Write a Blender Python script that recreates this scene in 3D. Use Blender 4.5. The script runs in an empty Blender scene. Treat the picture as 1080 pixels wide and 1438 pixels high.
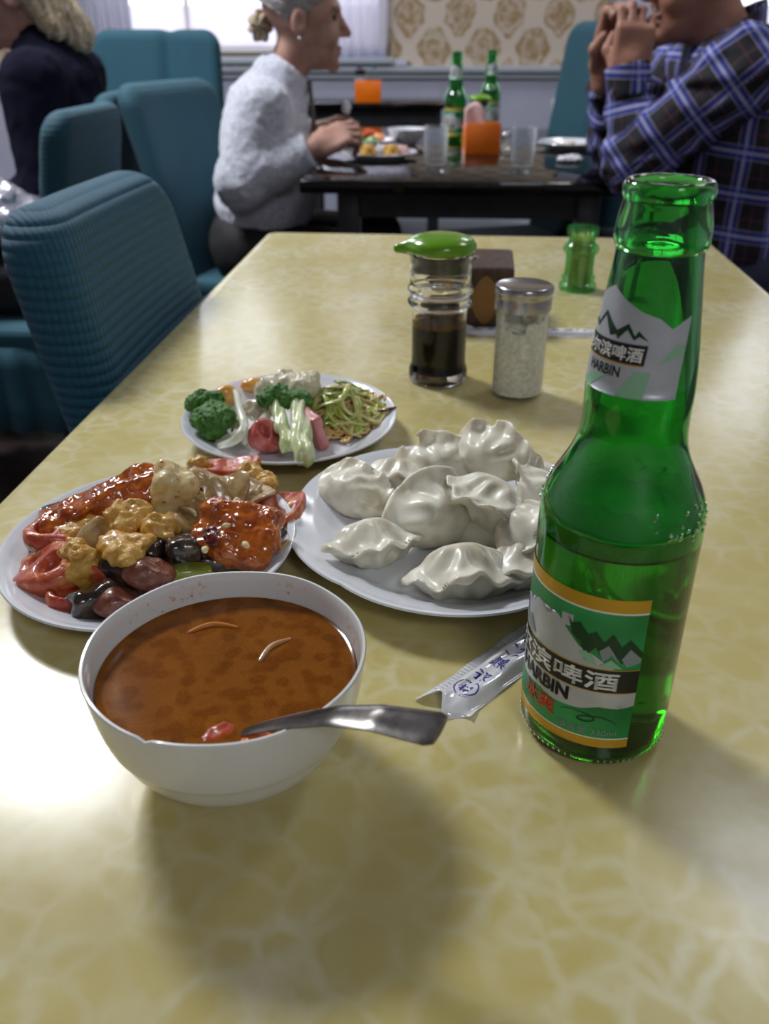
import bpy, bmesh, math, random
import numpy as np
from mathutils import Vector, Matrix, Euler
PI = math.pi
SC = bpy.context.scene
COL = SC.collection

# ------------------------------------------------------------------ camera
cam_d = bpy.data.cameras.new('camera')
cam = bpy.data.objects.new('camera', cam_d)
COL.objects.link(cam)
cam.location = (0, 0, 1.0285)
cam.rotation_euler = (math.radians(90 - 28.75), 0, 0)
cam_d.sensor_fit = 'AUTO'
cam_d.sensor_width = 36.0
cam_d.lens = 1222.0 / 1438.0 * 36.0
cam_d.clip_start = 0.02
cam_d.dof.use_dof = True
cam_d.dof.focus_distance = 0.43
cam_d.dof.aperture_fstop = 11.0
SC.camera = cam

# ------------------------------------------------------------------ world, lamps, exposure
W = bpy.data.worlds.new('world')
SC.world = W
W.use_nodes = True
_bg = W.node_tree.nodes['Background']
_bg.inputs[0].default_value = (0.93, 0.93, 1.0, 1)
_bg.inputs[1].default_value = 2.6

def area_lamp(name, loc, sx, sy, power, col=(1, 1, 1)):
    d = bpy.data.lights.new(name, 'AREA')
    d.shape = 'RECTANGLE'; d.size = sx; d.size_y = sy; d.energy = power; d.color = col
    o = bpy.data.objects.new(name, d); COL.objects.link(o)
    o.location = loc
    return o
area_lamp('ceiling_or_fill_lamp', (-1.38, 2.25, 2.76), .6, .6, 86, (.94, .97, 1.0))
area_lamp('ceiling_or_fill_lamp', (1.5, 1.75, 2.76), .6, .6, 11, (.94, .97, 1.0))
area_lamp('ceiling_or_fill_lamp', (-0.95, 4.3, 2.76), .6, .6, 15, (.94, .97, 1.0))  # unseen fill lamp, added for the far left of the room
area_lamp('ceiling_or_fill_lamp', (1.35, 4.2, 2.76), .6, .6, 14, (.94, .97, 1.0))  # unseen fill lamp, added for the far right of the room
area_lamp('ceiling_or_fill_lamp', (0.7, -1.7, 2.76), .6, .6, 17, (.94, .97, 1.0))  # fill lamp added behind the camera to brighten the fronts facing it
vs = SC.view_settings
vs.view_transform = 'Standard'; vs.look = 'None'; vs.gamma = 1.0
vs.use_curve_mapping = False
vs.exposure = 0.07
SC.cycles.sample_clamp_indirect = 0.0

# ------------------------------------------------------------------ helpers: materials
def nd(nt, typ, **kw):
    n = nt.nodes.new(typ)
    for k, v in kw.items(): setattr(n, k, v)
    return n
def srgb(r, g, b):
    f = lambda v: (v / 255 / 12.92) if v / 255 <= .04045 else ((v / 255 + .055) / 1.055) ** 2.4
    return (f(r), f(g), f(b), 1)
MATS = {}
def mat(name, col, rough=.5, metal=0, trans=0, ior=1.45, coat=0, coat_rough=.1, sss=0, sss_col=None, sheen=0,
        spec=.5, col2=None, nscale=40, ndetail=4, ndist=0, lo=.35, hi=.65, bump=0, bscale=120, bdist=.001, alpha=1, col3=None, n3=150, lo3=.6, hi3=.7):
    if name in MATS: return MATS[name]
    m = bpy.data.materials.new(name); m.use_nodes = True
    nt = m.node_tree; p = nt.nodes['Principled BSDF']
    def s(k, v):
        if k in p.inputs: p.inputs[k].default_value = v
    c = col if len(col) == 4 else srgb(*col)
    s('Base Color', c); s('Roughness', rough); s('Metallic', metal); s('Transmission Weight', trans); s('IOR', ior)
    s('Coat Weight', coat); s('Coat Roughness', coat_rough); s('Specular IOR Level', spec); s('Alpha', alpha)
    s('Sheen Weight', sheen)
    if sss:
        s('Subsurface Weight', sss); s('Subsurface Radius', sss_col or (.006, .004, .003)); s('Subsurface Scale', 1.0)
    tc = nd(nt, 'ShaderNodeTexCoord')
    last = None
    if col2 is not None:
        n = nd(nt, 'ShaderNodeTexNoise'); n.inputs['Scale'].default_value = nscale; n.inputs['Detail'].default_value = ndetail
        n.inputs['Distortion'].default_value = ndist
        nt.links.new(tc.outputs['Object'], n.inputs['Vector'])
        mr = nd(nt, 'ShaderNodeMapRange'); mr.inputs[1].default_value = lo; mr.inputs[2].default_value = hi
        nt.links.new(n.outputs['Fac'], mr.inputs[0])
        mx = nd(nt, 'ShaderNodeMix', data_type='RGBA')
        nt.links.new(mr.outputs[0], mx.inputs[0])
        mx.inputs[6].default_value = c; mx.inputs[7].default_value = col2 if len(col2) == 4 else srgb(*col2)
        last = mx.outputs[2]
        if col3 is not None:
            n2 = nd(nt, 'ShaderNodeTexNoise'); n2.inputs['Scale'].default_value = n3; n2.inputs['Detail'].default_value = 2
            nt.links.new(tc.outputs['Object'], n2.inputs['Vector'])
            mr2 = nd(nt, 'ShaderNodeMapRange'); mr2.inputs[1].default_value = lo3; mr2.inputs[2].default_value = hi3
            nt.links.new(n2.outputs['Fac'], mr2.inputs[0])
            mx2 = nd(nt, 'ShaderNodeMix', data_type='RGBA')
            nt.links.new(mr2.outputs[0], mx2.inputs[0]); nt.links.new(last, mx2.inputs[6])
            mx2.inputs[7].default_value = col3 if len(col3) == 4 else srgb(*col3)
            last = mx2.outputs[2]
        nt.links.new(last, p.inputs['Base Color'])
    if bump:
        b = nd(nt, 'ShaderNodeTexNoise'); b.inputs['Scale'].default_value = bscale; b.inputs['Detail'].default_value = 5
        nt.links.new(tc.outputs['Object'], b.inputs['Vector'])
        bp = nd(nt, 'ShaderNodeBump'); bp.inputs['Strength'].default_value = bump; bp.inputs['Distance'].default_value = bdist
        nt.links.new(b.outputs['Fac'], bp.inputs['Height'])
        nt.links.new(bp.outputs[0], p.inputs['Normal'])
    MATS[name] = m
    return m

# ------------------------------------------------------------------ helpers: meshes
def mesh_obj(name, v, f, m, parent=None, smooth=True, autosmooth=None):
    me = bpy.data.meshes.new(name)
    if isinstance(v, np.ndarray): v = v.tolist()
    if isinstance(f, np.ndarray): f = f.tolist()
    me.from_pydata(v, [], f)
    me.update()
    if m is not None: me.materials.append(m)
    if smooth:
        me.polygons.foreach_set('use_smooth', [True] * len(me.polygons))
        if autosmooth: 
            try: me.set_sharp_from_angle(angle=math.radians(autosmooth))
            except Exception: pass
    o = bpy.data.objects.new(name, me); COL.objects.link(o)
    if parent is not None: o.parent = parent
    return o
def bm_obj(name, bm, m, parent=None, smooth=False, autosmooth=35):
    me = bpy.data.meshes.new(name); bm.normal_update(); bm.to_mesh(me); bm.free()
    if m is not None: me.materials.append(m)
    if smooth:
        me.polygons.foreach_set('use_smooth', [True] * len(me.polygons))
        try: me.set_sharp_from_angle(angle=math.radians(autosmooth))
        except Exception: pass
    o = bpy.data.objects.new(name, me); COL.objects.link(o)
    if parent is not None: o.parent = parent
    return o
def empty(name, loc=(0, 0, 0), rz=0):
    o = bpy.data.objects.new(name, None); COL.objects.link(o)
    o.empty_display_size = .05
    o.location = loc; o.rotation_euler = (0, 0, rz)
    return o
def tag(o, label=None, cat=None, group=None, kind=None):
    if label: o['label'] = label
    if cat: o['category'] = cat
    if group: o['group'] = group
    if kind: o['kind'] = kind
    return o
def struct(o):
    o['kind'] = 'structure'; return o
def box_bm(bm, cx, cy, cz, sx, sy, sz, bevel=0, seg=2, rot=None):
    r = bmesh.ops.create_cube(bm, size=1)
    vs_ = r['verts']
    bmesh.ops.scale(bm, vec=(sx, sy, sz), verts=vs_)
    if bevel:
        es = list({e for v in vs_ for e in v.link_edges})
        rr = bmesh.ops.bevel(bm, geom=es, offset=bevel, segments=seg, profile=.5, affect='EDGES')
        vs_ = list({v for f in rr['faces'] for v in f.verts} | {v for v in vs_ if v.is_valid})
    if rot is not None: bmesh.ops.rotate(bm, cent=(0, 0, 0), matrix=rot, verts=vs_)
    bmesh.ops.translate(bm, vec=(cx, cy, cz), verts=vs_)
def box(name, c, s, m, parent=None, bevel=0, seg=2, rot=None):
    bm = bmesh.new(); box_bm(bm, *c, *s, bevel, seg, rot)
    return bm_obj(name, bm, m, parent, smooth=bevel > 0)
def lathe_vf(prof, n=64, sx=1, sy=1, rfun=None, zfun=None, close=False):
    v, f = [], []
    k = len(prof)
    for (r, z) in prof:
        for i in range(n):
            t = 2 * PI * i / n
            rr = r * (rfun(t, r, z) if rfun else 1)
            zz = z + (zfun(t, r, z) if zfun else 0)
            v.append((rr * math.cos(t) * sx, rr * math.sin(t) * sy, zz))
    for j in range(k - 1 if not close else k):
        a = j * n; b = ((j + 1) % k) * n
        for i in range(n):
            i2 = (i + 1) % n
            f.append((a + i, a + i2, b + i2, b + i))
    if not close:
        if prof[0][0] > 1e-6: f.append(tuple(reversed(range(n))))
        if prof[-1][0] > 1e-6: f.append(tuple(range((k - 1) * n, k * n)))
    return v, f
def lathe(name, prof, m, parent=None, n=64, autosmooth=40, **kw):
    v, f = lathe_vf(prof, n, **kw)
    o = mesh_obj(name, v, f, m, parent, True, autosmooth)
    return o
def smooth_prof(pts, sub=5):
    """Catmull-Rom through profile points"""
    P = [pts[0]] + list(pts) + [pts[-1]]
    out = []
    for i in range(1, len(P) - 2):
        p0, p1, p2, p3 = P[i - 1], P[i], P[i + 1], P[i + 2]
        for s in range(sub):
            t = s / sub
            out.append(tuple(.5 * ((2 * b) + (-a + c) * t + (2 * a - 5 * b + 4 * c - d) * t * t + (-a + 3 * b - 3 * c + d) * t ** 3)
                             for a, b, c, d in zip(p0, p1, p2, p3)))
    out.append(tuple(pts[-1]))
    return out
def tube_vf(path, rad, n=8, flat=1.0, up=(0, 0, 1), caps=True, off=0):
    path = [Vector(p) for p in path]
    v, f = [], []
    L = len(path)
    if not hasattr(rad, '__len__'): rad = [rad] * L
    prev = None
    for i, p in enumerate(path):
        t = (path[min(i + 1, L - 1)] - path[max(i - 1, 0)]).normalized()
        a = t.cross(Vector(up))
        if a.length < 1e-4: a = t.cross(Vector((1, 0, 0)))
        a.normalize()
        b = a.cross(t).normalized()
        for k in range(n):
            th = 2 * PI * k / n
            v.append(tuple(p + a * (math.cos(th) * rad[i]) + b * (math.sin(th) * rad[i] * flat)))
    for i in range(L - 1):
        for k in range(n):
            k2 = (k + 1) % n
            f.append((off + i * n + k, off + i * n + k2, off + (i + 1) * n + k2, off + (i + 1) * n + k))
    if caps:
        f.append(tuple(off + k for k in reversed(range(n))))
        f.append(tuple(off + (L - 1) * n + k for k in range(n)))
    return v, f
def tube(name, path, rad, m, parent=None, n=8, flat=1.0, up=(0, 0, 1)):
    v, f = tube_vf(path, rad, n, flat, up)
    return mesh_obj(name, v, f, m, parent, True)
def curve_pts(pts, sub=6):
    return smooth_prof([tuple(p) for p in pts], sub)

# ------------------------------------------------------------------ helpers: implicit surfaces
_rng = np.random.RandomState(7)
_LAT = _rng.rand(32, 32, 32).astype(np.float32) * 2 - 1
def vnoise(P, freq, seed=0):
    q = P * freq + np.array([seed * 3.17, seed * 1.73, seed * 5.71]) + 100.0
    i = np.floor(q).astype(np.int64); t = q - i
    t = t * t * (3 - 2 * t)
    i0 = i % 32; i1 = (i + 1) % 32
    g = lambda a, b, c: _LAT[a[:, 0] if 1 else 0, b[:, 1], c[:, 2]]
    x, y, z = t[:, 0], t[:, 1], t[:, 2]
    c00 = _LAT[i0[:, 0], i0[:, 1], i0[:, 2]] * (1 - x) + _LAT[i1[:, 0], i0[:, 1], i0[:, 2]] * x
    c10 = _LAT[i0[:, 0], i1[:, 1], i0[:, 2]] * (1 - x) + _LAT[i1[:, 0], i1[:, 1], i0[:, 2]] * x
    c01 = _LAT[i0[:, 0], i0[:, 1], i1[:, 2]] * (1 - x) + _LAT[i1[:, 0], i0[:, 1], i1[:, 2]] * x
    c11 = _LAT[i0[:, 0], i1[:, 1], i1[:, 2]] * (1 - x) + _LAT[i1[:, 0], i1[:, 1], i1[:, 2]] * x
    return (c00 * (1 - y) + c10 * y) * (1 - z) + (c01 * (1 - y) + c11 * y) * z
def fbm(P, freq, seed=0, oct=3):
    s = 0; a = 1
    for o in range(oct):
        s = s + a * vnoise(P, freq * 2 ** o, seed + o * 11); a *= .5
    return s
def smin(a, b, k):
    h = np.clip(.5 + .5 * (b - a) / k, 0, 1)
    return b * (1 - h) + a * h - k * h * (1 - h)
def smax(a, b, k): return -smin(-a, -b, k)
def seg_t(P, a, b):
    a = np.array(a, float); b = np.array(b, float); d = b - a
    return np.clip(((P - a) @ d) / max(d @ d, 1e-12), 0, 1)
def rcone(P, a, b, r1, r2):
    a = np.array(a, float); b = np.array(b, float)
    t = seg_t(P, a, b)
    return np.linalg.norm(P - a - t[:, None] * (b - a), axis=1) - (r1 + (r2 - r1) * t)
def ell(P, c, r, R=None):
    q = P - np.array(c, float)
    if R is not None: q = q @ np.array(R)      # rows of R: local axes as columns
    r = np.array(r, float)
    k0 = np.linalg.norm(q / r, axis=1); k1 = np.linalg.norm(q / (r * r), axis=1)
    return k0 * (k0 - 1) / np.maximum(k1, 1e-9)
def rbox(P, c, s, r, R=None):
    q = P - np.array(c, float)
    if R is not None: q = q @ np.array(R)
    q = np.abs(q) - (np.array(s, float) - r)
    return np.linalg.norm(np.maximum(q, 0), axis=1) + np.minimum(q.max(axis=1), 0) - r
def rotm(x=0, y=0, z=0):
    return np.array(Euler((math.radians(x), math.radians(y), math.radians(z))).to_matrix())
def surfnet(fn, lo, hi, h):
    lo = np.array(lo, float); hi = np.array(hi, float)
    n = np.ceil((hi - lo) / h).astype(int) + 1
    ax = [lo[i] + h * np.arange(n[i]) for i in range(3)]
    G = np.stack(np.meshgrid(*ax, indexing='ij'), -1).reshape(-1, 3)
    if len(G) > 60000:      # coarse pass first, then only the blocks near the surface
        B = 4
        nb = (n + B - 1) // B
        cax = [lo[i] + h * (B * np.arange(nb[i]) + (B - 1) / 2) for i in range(3)]
        C = fn(np.stack(np.meshgrid(*cax, indexing='ij'), -1).reshape(-1, 3)).reshape(nb)
        V = np.repeat(np.repeat(np.repeat(C, B, 0), B, 1), B, 2)[:n[0], :n[1], :n[2]].copy()
        near = np.repeat(np.repeat(np.repeat(np.abs(C) < h * B * 1.9, B, 0), B, 1), B, 2)[:n[0], :n[1], :n[2]]
        k = np.flatnonzero(near.ravel()); Vf = V.ravel()
        for s in range(0, len(k), 300000): Vf[k[s:s + 300000]] = fn(G[k[s:s + 300000]])
        V = Vf.reshape(n)
    else:
        V = fn(G).reshape(n)
    V[0] = np.maximum(V[0], h); V[-1] = np.maximum(V[-1], h)
    V[:, 0] = np.maximum(V[:, 0], h); V[:, -1] = np.maximum(V[:, -1], h)
    V[:, :, 0] = np.maximum(V[:, :, 0], h); V[:, :, -1] = np.maximum(V[:, :, -1], h)
    S = V < 0
    c = [S[i:n[0] - 1 + i, j:n[1] - 1 + j, k:n[2] - 1 + k] for i in (0, 1) for j in (0, 1) for k in (0, 1)]
    cnt = sum(x.astype(np.int8) for x in c)
    act = (cnt > 0) & (cnt < 8)
    I = np.argwhere(act)
    idx = -np.ones(act.shape, int); idx[act] = np.arange(len(I))
    acc = np.zeros((len(I), 3)); num = np.zeros(len(I))
    offs = [(i, j, k) for i in (0, 1) for j in (0, 1) for k in (0, 1)]
    for a in offs:
        for d in range(3):
            if a[d]: continue
            b = list(a); b[d] = 1
            va = V[I[:, 0] + a[0], I[:, 1] + a[1], I[:, 2] + a[2]]; vb = V[I[:, 0] + b[0], I[:, 1] + b[1], I[:, 2] + b[2]]
            m = (va < 0) != (vb < 0)
            t = np.where(m, va / np.where(va == vb, 1, va - vb), 0)
            p = np.tile(np.array(a, float), (len(I), 1)); p[:, d] += t
            acc[m] += p[m]; num[m] += 1
    verts = lo + h * (I + acc / num[:, None])
    faces = []
    for d in range(3):
        e, g = (d + 1) % 3, (d + 2) % 3
        sl0 = [slice(None)] * 3; sl1 = [slice(None)] * 3
        sl0[d] = slice(0, n[d] - 1); sl1[d] = slice(1, n[d])
        A = S[tuple(sl0)]; B = S[tuple(sl1)]
        X = np.argwhere(A != B)
        X = X[(X[:, e] > 0) & (X[:, g] > 0) & (X[:, e] < n[e] - 1) & (X[:, g] < n[g] - 1)]
        if not len(X): continue
        def cell(de, dg):
            Y = X.copy(); Y[:, e] -= de; Y[:, g] -= dg
            return idx[Y[:, 0], Y[:, 1], Y[:, 2]]
        q = np.stack([cell(1, 1), cell(0, 1), cell(0, 0), cell(1, 0)], 1)
        flip = ~A[X[:, 0], X[:, 1], X[:, 2]]
        q[flip] = q[flip][:, ::-1]
        faces.append(q)
    return verts, np.concatenate(faces)
def sdf_obj(name, fn, lo, hi, h, m, parent=None):
    v, f = surfnet(fn, lo, hi, h)
    return mesh_obj(name, v, f, m, parent, True)
def place(o, loc, rot=(0, 0, 0), scale=1):
    o.location = loc; o.rotation_euler = tuple(math.radians(a) for a in rot)
    if scale != 1: o.scale = (scale,) * 3
    return o
# ================================================================== SETTING
WALLY = 5.2
def damask():
    m = bpy.data.materials.new('damask_wallpaper'); m.use_nodes = True; nt = m.node_tree; p = nt.nodes['Principled BSDF']
    tc = nd(nt, 'ShaderNodeTexCoord'); L = nt.links.new
    nz = nd(nt, 'ShaderNodeTexNoise'); nz.inputs['Scale'].default_value = 14; nz.inputs['Detail'].default_value = 5
    L(tc.outputs['Object'], nz.inputs['Vector'])
    sep = nd(nt, 'ShaderNodeSeparateXYZ'); L(tc.outputs['Object'], sep.inputs[0])
    def M(op, a, b=None):
        n = nd(nt, 'ShaderNodeMath', operation=op)
        for i, q in enumerate((a, b)):
            if q is None: continue
            if isinstance(q, (int, float)): n.inputs[i].default_value = q
            else: L(q, n.inputs[i])
        return n.outputs[0]
    dn = M('MULTIPLY', M('SUBTRACT', nz.outputs['Fac'], .5), 1.1)
    X = M('ADD', M('MULTIPLY', sep.outputs[0], 2 * PI / .26), dn)
    Z = M('ADD', M('MULTIPLY', sep.outputs[2], 2 * PI / .32), dn)
    g = M('ABSOLUTE', M('ADD', M('COSINE', X), M('COSINE', Z)))
    d2 = M('MULTIPLY', M('COSINE', M('MULTIPLY', X, 3)), M('COSINE', M('MULTIPLY', Z, 2)))
    g2 = M('ADD', g, M('MULTIPLY', d2, .22))
    mr = nd(nt, 'ShaderNodeMapRange'); mr.inputs[1].default_value = .42; mr.inputs[2].default_value = .62; L(g2, mr.inputs[0])
    ring = M('ABSOLUTE', M('SUBTRACT', g2, 1.28))
    mr2 = nd(nt, 'ShaderNodeMapRange'); mr2.inputs[1].default_value = .08; mr2.inputs[2].default_value = .2; L(ring, mr2.inputs[0])
    nf = nd(nt, 'ShaderNodeTexNoise'); nf.inputs['Scale'].default_value = 42; nf.inputs['Detail'].default_value = 2; L(tc.outputs['Object'], nf.inputs['Vector'])
    mf = nd(nt, 'ShaderNodeMapRange'); mf.inputs[1].default_value = .40; mf.inputs[2].default_value = .56; mf.inputs[3].default_value = .45; L(nf.outputs['Fac'], mf.inputs[0])
    rg = M('MAXIMUM', mr2.outputs[0], .55)
    fac = M('MULTIPLY', M('MULTIPLY', mr.outputs[0], rg), mf.outputs[0])
    mx = nd(nt, 'ShaderNodeMix', data_type='RGBA'); L(fac, mx.inputs[0])
    mx.inputs[6].default_value = srgb(196, 182, 170); mx.inputs[7].default_value = srgb(150, 124, 84)
    L(mx.outputs[2], p.inputs['Base Color']); p.inputs['Roughness'].default_value = .6
    return m
m_paper = damask()
m_plaster = mat('plaster', (205, 203, 208), .8, col2=(196, 194, 200), nscale=6)
m_wain = mat('wainscot_paint', (176, 177, 196), .35, col2=(168, 170, 190), nscale=5)
m_rail = mat('rail_paint', (170, 176, 186), .35)
m_white = mat('white_paint', (225, 222, 225), .4)
m_dark = mat('dark_wood', (22, 18, 18), .35, col2=(34, 27, 25), nscale=25)

XL, XR, YF = -3.3, 3.3, -2.6
def fl(name, v, m):
    o = mesh_obj(name, v, [(0, 1, 2, 3)], m, None, False); struct(o); return o
m_floor = mat('dark_floor', (62, 50, 48), .35, col2=(44, 36, 36), nscale=7, ndetail=6)
bm = bmesh.new(); box_bm(bm, 0, (YF + WALLY) / 2, -.03, XR - XL + .3, WALLY - YF + .3, .06)
struct(bm_obj('floor', bm, m_floor))
bm = bmesh.new(); box_bm(bm, 0, (YF + WALLY) / 2, 2.83, XR - XL + .3, WALLY - YF + .3, .06)
struct(bm_obj('ceiling', bm, mat('ceiling_paint', (228, 227, 228), .85)))
for nm, x in (('wall_left', XL - .05), ('wall_right', XR + .05)):
    bm = bmesh.new(); box_bm(bm, x, (YF + WALLY) / 2, 1.4, .1, WALLY - YF, 2.8); struct(bm_obj(nm, bm, m_plaster))
bm = bmesh.new(); box_bm(bm, 0, YF - .05, 1.4, XR - XL + .2, .1, 2.8); struct(bm_obj('wall_front', bm, m_plaster))
# back wall with two window openings
WIN = [(-1.56, .018, .925, 2.15), (1.17, 2.75, .985, 2.15)]
RAILZ = .868
bm = bmesh.new()
def wseg(x0, x1, z0, z1): box_bm(bm, (x0 + x1) / 2, WALLY + .06, (z0 + z1) / 2, x1 - x0, .12, z1 - z0)
xs = [XL - .1, WIN[0][0], WIN[0][1], WIN[1][0], WIN[1][1], XR + .1]
for i in range(5):
    if i in (1, 3):
        w = WIN[i // 2]; wseg(w[0], w[1], 0, w[2]); wseg(w[0], w[1], w[3], 2.8)
    else: wseg(xs[i], xs[i + 1], 0, 2.8)
wall_back = struct(bm_obj('wall_back', bm, m_paper))
bm = bmesh.new(); box_bm(bm, 0, WALLY - .006, RAILZ / 2, XR - XL, .012, RAILZ)
bm_obj('wainscot_panel', bm, m_wain, wall_back)
for x in (-1.2, -.45, .3, 1.05, 1.8):
    box('panel_joint', (x, WALLY - .0145, .45), (.008, .005, .76), m_rail, wall_back)
bm = bmesh.new(); box_bm(bm, 0, WALLY - .03, RAILZ, XR - XL, .06, .03, .006); box_bm(bm, 0, WALLY - .02, RAILZ - .03, XR - XL, .03, .03, .004)
struct(bm_obj('trim_1', bm, m_rail, None, True))
bm = bmesh.new(); box_bm(bm, 0, WALLY - .02, .05, XR - XL, .02, .10, .004); struct(bm_obj('baseboard_back', bm, m_rail, None, True))
# windows
m_glass_win = mat('window_glass', (235, 240, 245), .02, trans=1, ior=1.02)
def frosted():
    m = bpy.data.materials.new('frosted_film'); m.use_nodes = True; nt = m.node_tree
    nt.nodes.remove(nt.nodes['Principled BSDF']); out = nt.nodes['Material Output']
    a = nd(nt, 'ShaderNodeBsdfTranslucent'); a.inputs[0].default_value = (.92, .88, .93, 1)
    b = nd(nt, 'ShaderNodeBsdfDiffuse'); b.inputs[0].default_value = (.82, .79, .84, 1)
    x = nd(nt, 'ShaderNodeMixShader'); x.inputs[0].default_value = .2
    nt.links.new(a.outputs[0], x.inputs[1]); nt.links.new(b.outputs[0], x.inputs[2]); nt.links.new(x.outputs[0], out.inputs[0])
    return m
m_frost = frosted()
def sheer(name, c1, c2, zc, dz, tr=.5):
    """sheer curtain cloth, dyed blue towards its hem"""
    m = bpy.data.materials.new(name); m.use_nodes = True; nt = m.node_tree
    nt.nodes.remove(nt.nodes['Principled BSDF']); out = nt.nodes['Material Output']; L = nt.links.new
    tc = nd(nt, 'ShaderNodeTexCoord'); sp = nd(nt, 'ShaderNodeSeparateXYZ'); L(tc.outputs['Object'], sp.inputs[0])
    mr = nd(nt, 'ShaderNodeMapRange'); mr.inputs[1].default_value = zc + dz; mr.inputs[2].default_value = zc; L(sp.outputs[2], mr.inputs[0])
    mx = nd(nt, 'ShaderNodeMix', data_type='RGBA'); L(mr.outputs[0], mx.inputs[0]); mx.inputs[6].default_value = c1; mx.inputs[7].default_value = c2
    a = nd(nt, 'ShaderNodeBsdfTranslucent'); b = nd(nt, 'ShaderNodeBsdfDiffuse'); t = nd(nt, 'ShaderNodeBsdfTransparent')
    L(mx.outputs[2], a.inputs[0]); L(mx.outputs[2], b.inputs[0])
    x = nd(nt, 'ShaderNodeMixShader'); x.inputs[0].default_value = .5; L(a.outputs[0], x.inputs[1]); L(b.outputs[0], x.inputs[2])
    y = nd(nt, 'ShaderNodeMixShader'); y.inputs[0].default_value = 1 - tr * .6; L(t.outputs[0], y.inputs[1]); L(x.outputs[0], y.inputs[2])
    L(y.outputs[0], out.inputs[0])
    return m
m_sheer = sheer('sheer_curtain', (.80, .79, .86, 1), (.30, .38, .78, 1), .86, .11)
m_drape = sheer('grey_curtain', (.62, .62, .70, 1), (.60, .60, .68, 1), .2, .2, .1)
for wi, (x0, x1, z0, z1) in enumerate(WIN):
    we = empty('window_%d' % (wi + 1), (0, 0, 0)); struct(we)
    bm = bmesh.new()
    fw = .05
    box_bm(bm, (x0 + x1) / 2, WALLY + .06, z0 + fw / 2, x1 - x0, .07, fw); box_bm(bm, (x0 + x1) / 2, WALLY + .06, z1 - fw / 2, x1 - x0, .07, fw)
    box_bm(bm, x0 + fw / 2, WALLY + .06, (z0 + z1) / 2, fw, .07, z1 - z0); box_bm(bm, x1 - fw / 2, WALLY + .06, (z0 + z1) / 2, fw, .07, z1 - z0)
    n = 3
    for k in range(1, n): box_bm(bm, x0 + (x1 - x0) * k / n, WALLY + .06, (z0 + z1) / 2, .02, .06, z1 - z0)
    bm_obj('window_frame', bm, m_white, we)
    for k in range(n):
        a = x0 + (x1 - x0) * k / n + .02; b = x0 + (x1 - x0) * (k + 1) / n - .02
        box('pane', ((a + b) / 2, WALLY + .075, (z0 + z1) / 2), (b - a, .006, z1 - z0 - .08), m_glass_win, we)
        box('frosted_film', ((a + b) / 2, WALLY + .05, (z0 + 1.163) / 2), (b - a + .03, .004, 1.163 - z0), m_frost, we)
    box('window_sill', ((x0 + x1) / 2, WALLY - .02, z0 - .016), (x1 - x0 + .06, .12, .03), m_rail, we, bevel=.004)
    box('sill_strip', ((x0 + x1) / 2, WALLY + .02, z0 + .012), (x1 - x0, .02, .022), mat('sill_strip_tone', (110, 100, 92), .6), we)  # grey-brown strip along the foot of the window
def curtain(name, x0, x1, y, z0, z1, amp, waves, m, label, scallop=0, seed=0):
    v, f = [], []
    nx, nz = waves * 10, 24
    rnd = random.Random(seed); ph = [rnd.uniform(-.6, .6) for _ in range(waves + 2)]
    for j in range(nz + 1):
        for i in range(nx + 1):
            u = i / nx; w = u * waves
            t = j / nz
            p = ph[int(w)] * (1 - (w % 1)) + ph[int(w) + 1] * (w % 1)
            yy = y + amp * math.sin(2 * PI * w + p) * (1 - .25 * t)
            zz = z0 + (z1 - z0) * t
            if scallop: zz += (1 - t) ** 8 * scallop * abs(math.sin(PI * w * .75))
            v.append((x0 + (x1 - x0) * u, yy, zz))
    for j in range(nz):
        for i in range(nx):
            a = j * (nx + 1) + i; f.append((a, a + 1, a + nx + 2, a + nx + 1))
    o = mesh_obj(name, v, f, m); md = o.modifiers.new('thick', 'SOLIDIFY'); md.thickness = .0015
    tag(o, label, 'curtain'); return o
curtain('sheer_curtain', -.56, .012, WALLY - .06, .868, 2.3, .016, 9, m_sheer, 'sheer white curtain with blue scalloped hem between damask wall and window', .035, 3)
curtain('drape', -1.66, -1.30, WALLY - .06, .40, 2.3, .02, 6, m_drape, 'pale grey drape at the window end behind the blonde person', 0, 5)
curtain('drape', 1.175, 1.40, WALLY - .07, .895, 2.3, .02, 5, m_drape, 'pale grey drape at the window behind the clasped hands', 0, 9)
# outlet on the wainscot
oe = empty('wall_outlet', (.955, WALLY - .012, .675))
box('face_plate', (0, -.006, 0), (.1, .012, .1), m_white, oe, bevel=.004)
for dx in (-.018, .018): box('socket_slot', (dx, -.0125, .0), (.008, .002, .022), m_dark, oe)
tag(oe, 'square white wall outlet on the grey panelling by the curtain chair', 'outlet')
# small box on the rail
oe = empty('small_box', (.075, WALLY - .045, RAILZ + .015))
box('box_body', (0, 0, .016), (.085, .035, .032), mat('pale_card', (196, 196, 214), .5), oe, bevel=.003); box('box_flap', (0, 0, .0335), (.087, .037, .003), m_white, oe)
tag(oe, 'small pale box on the wall rail beside the sheer curtain', 'box')

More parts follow.
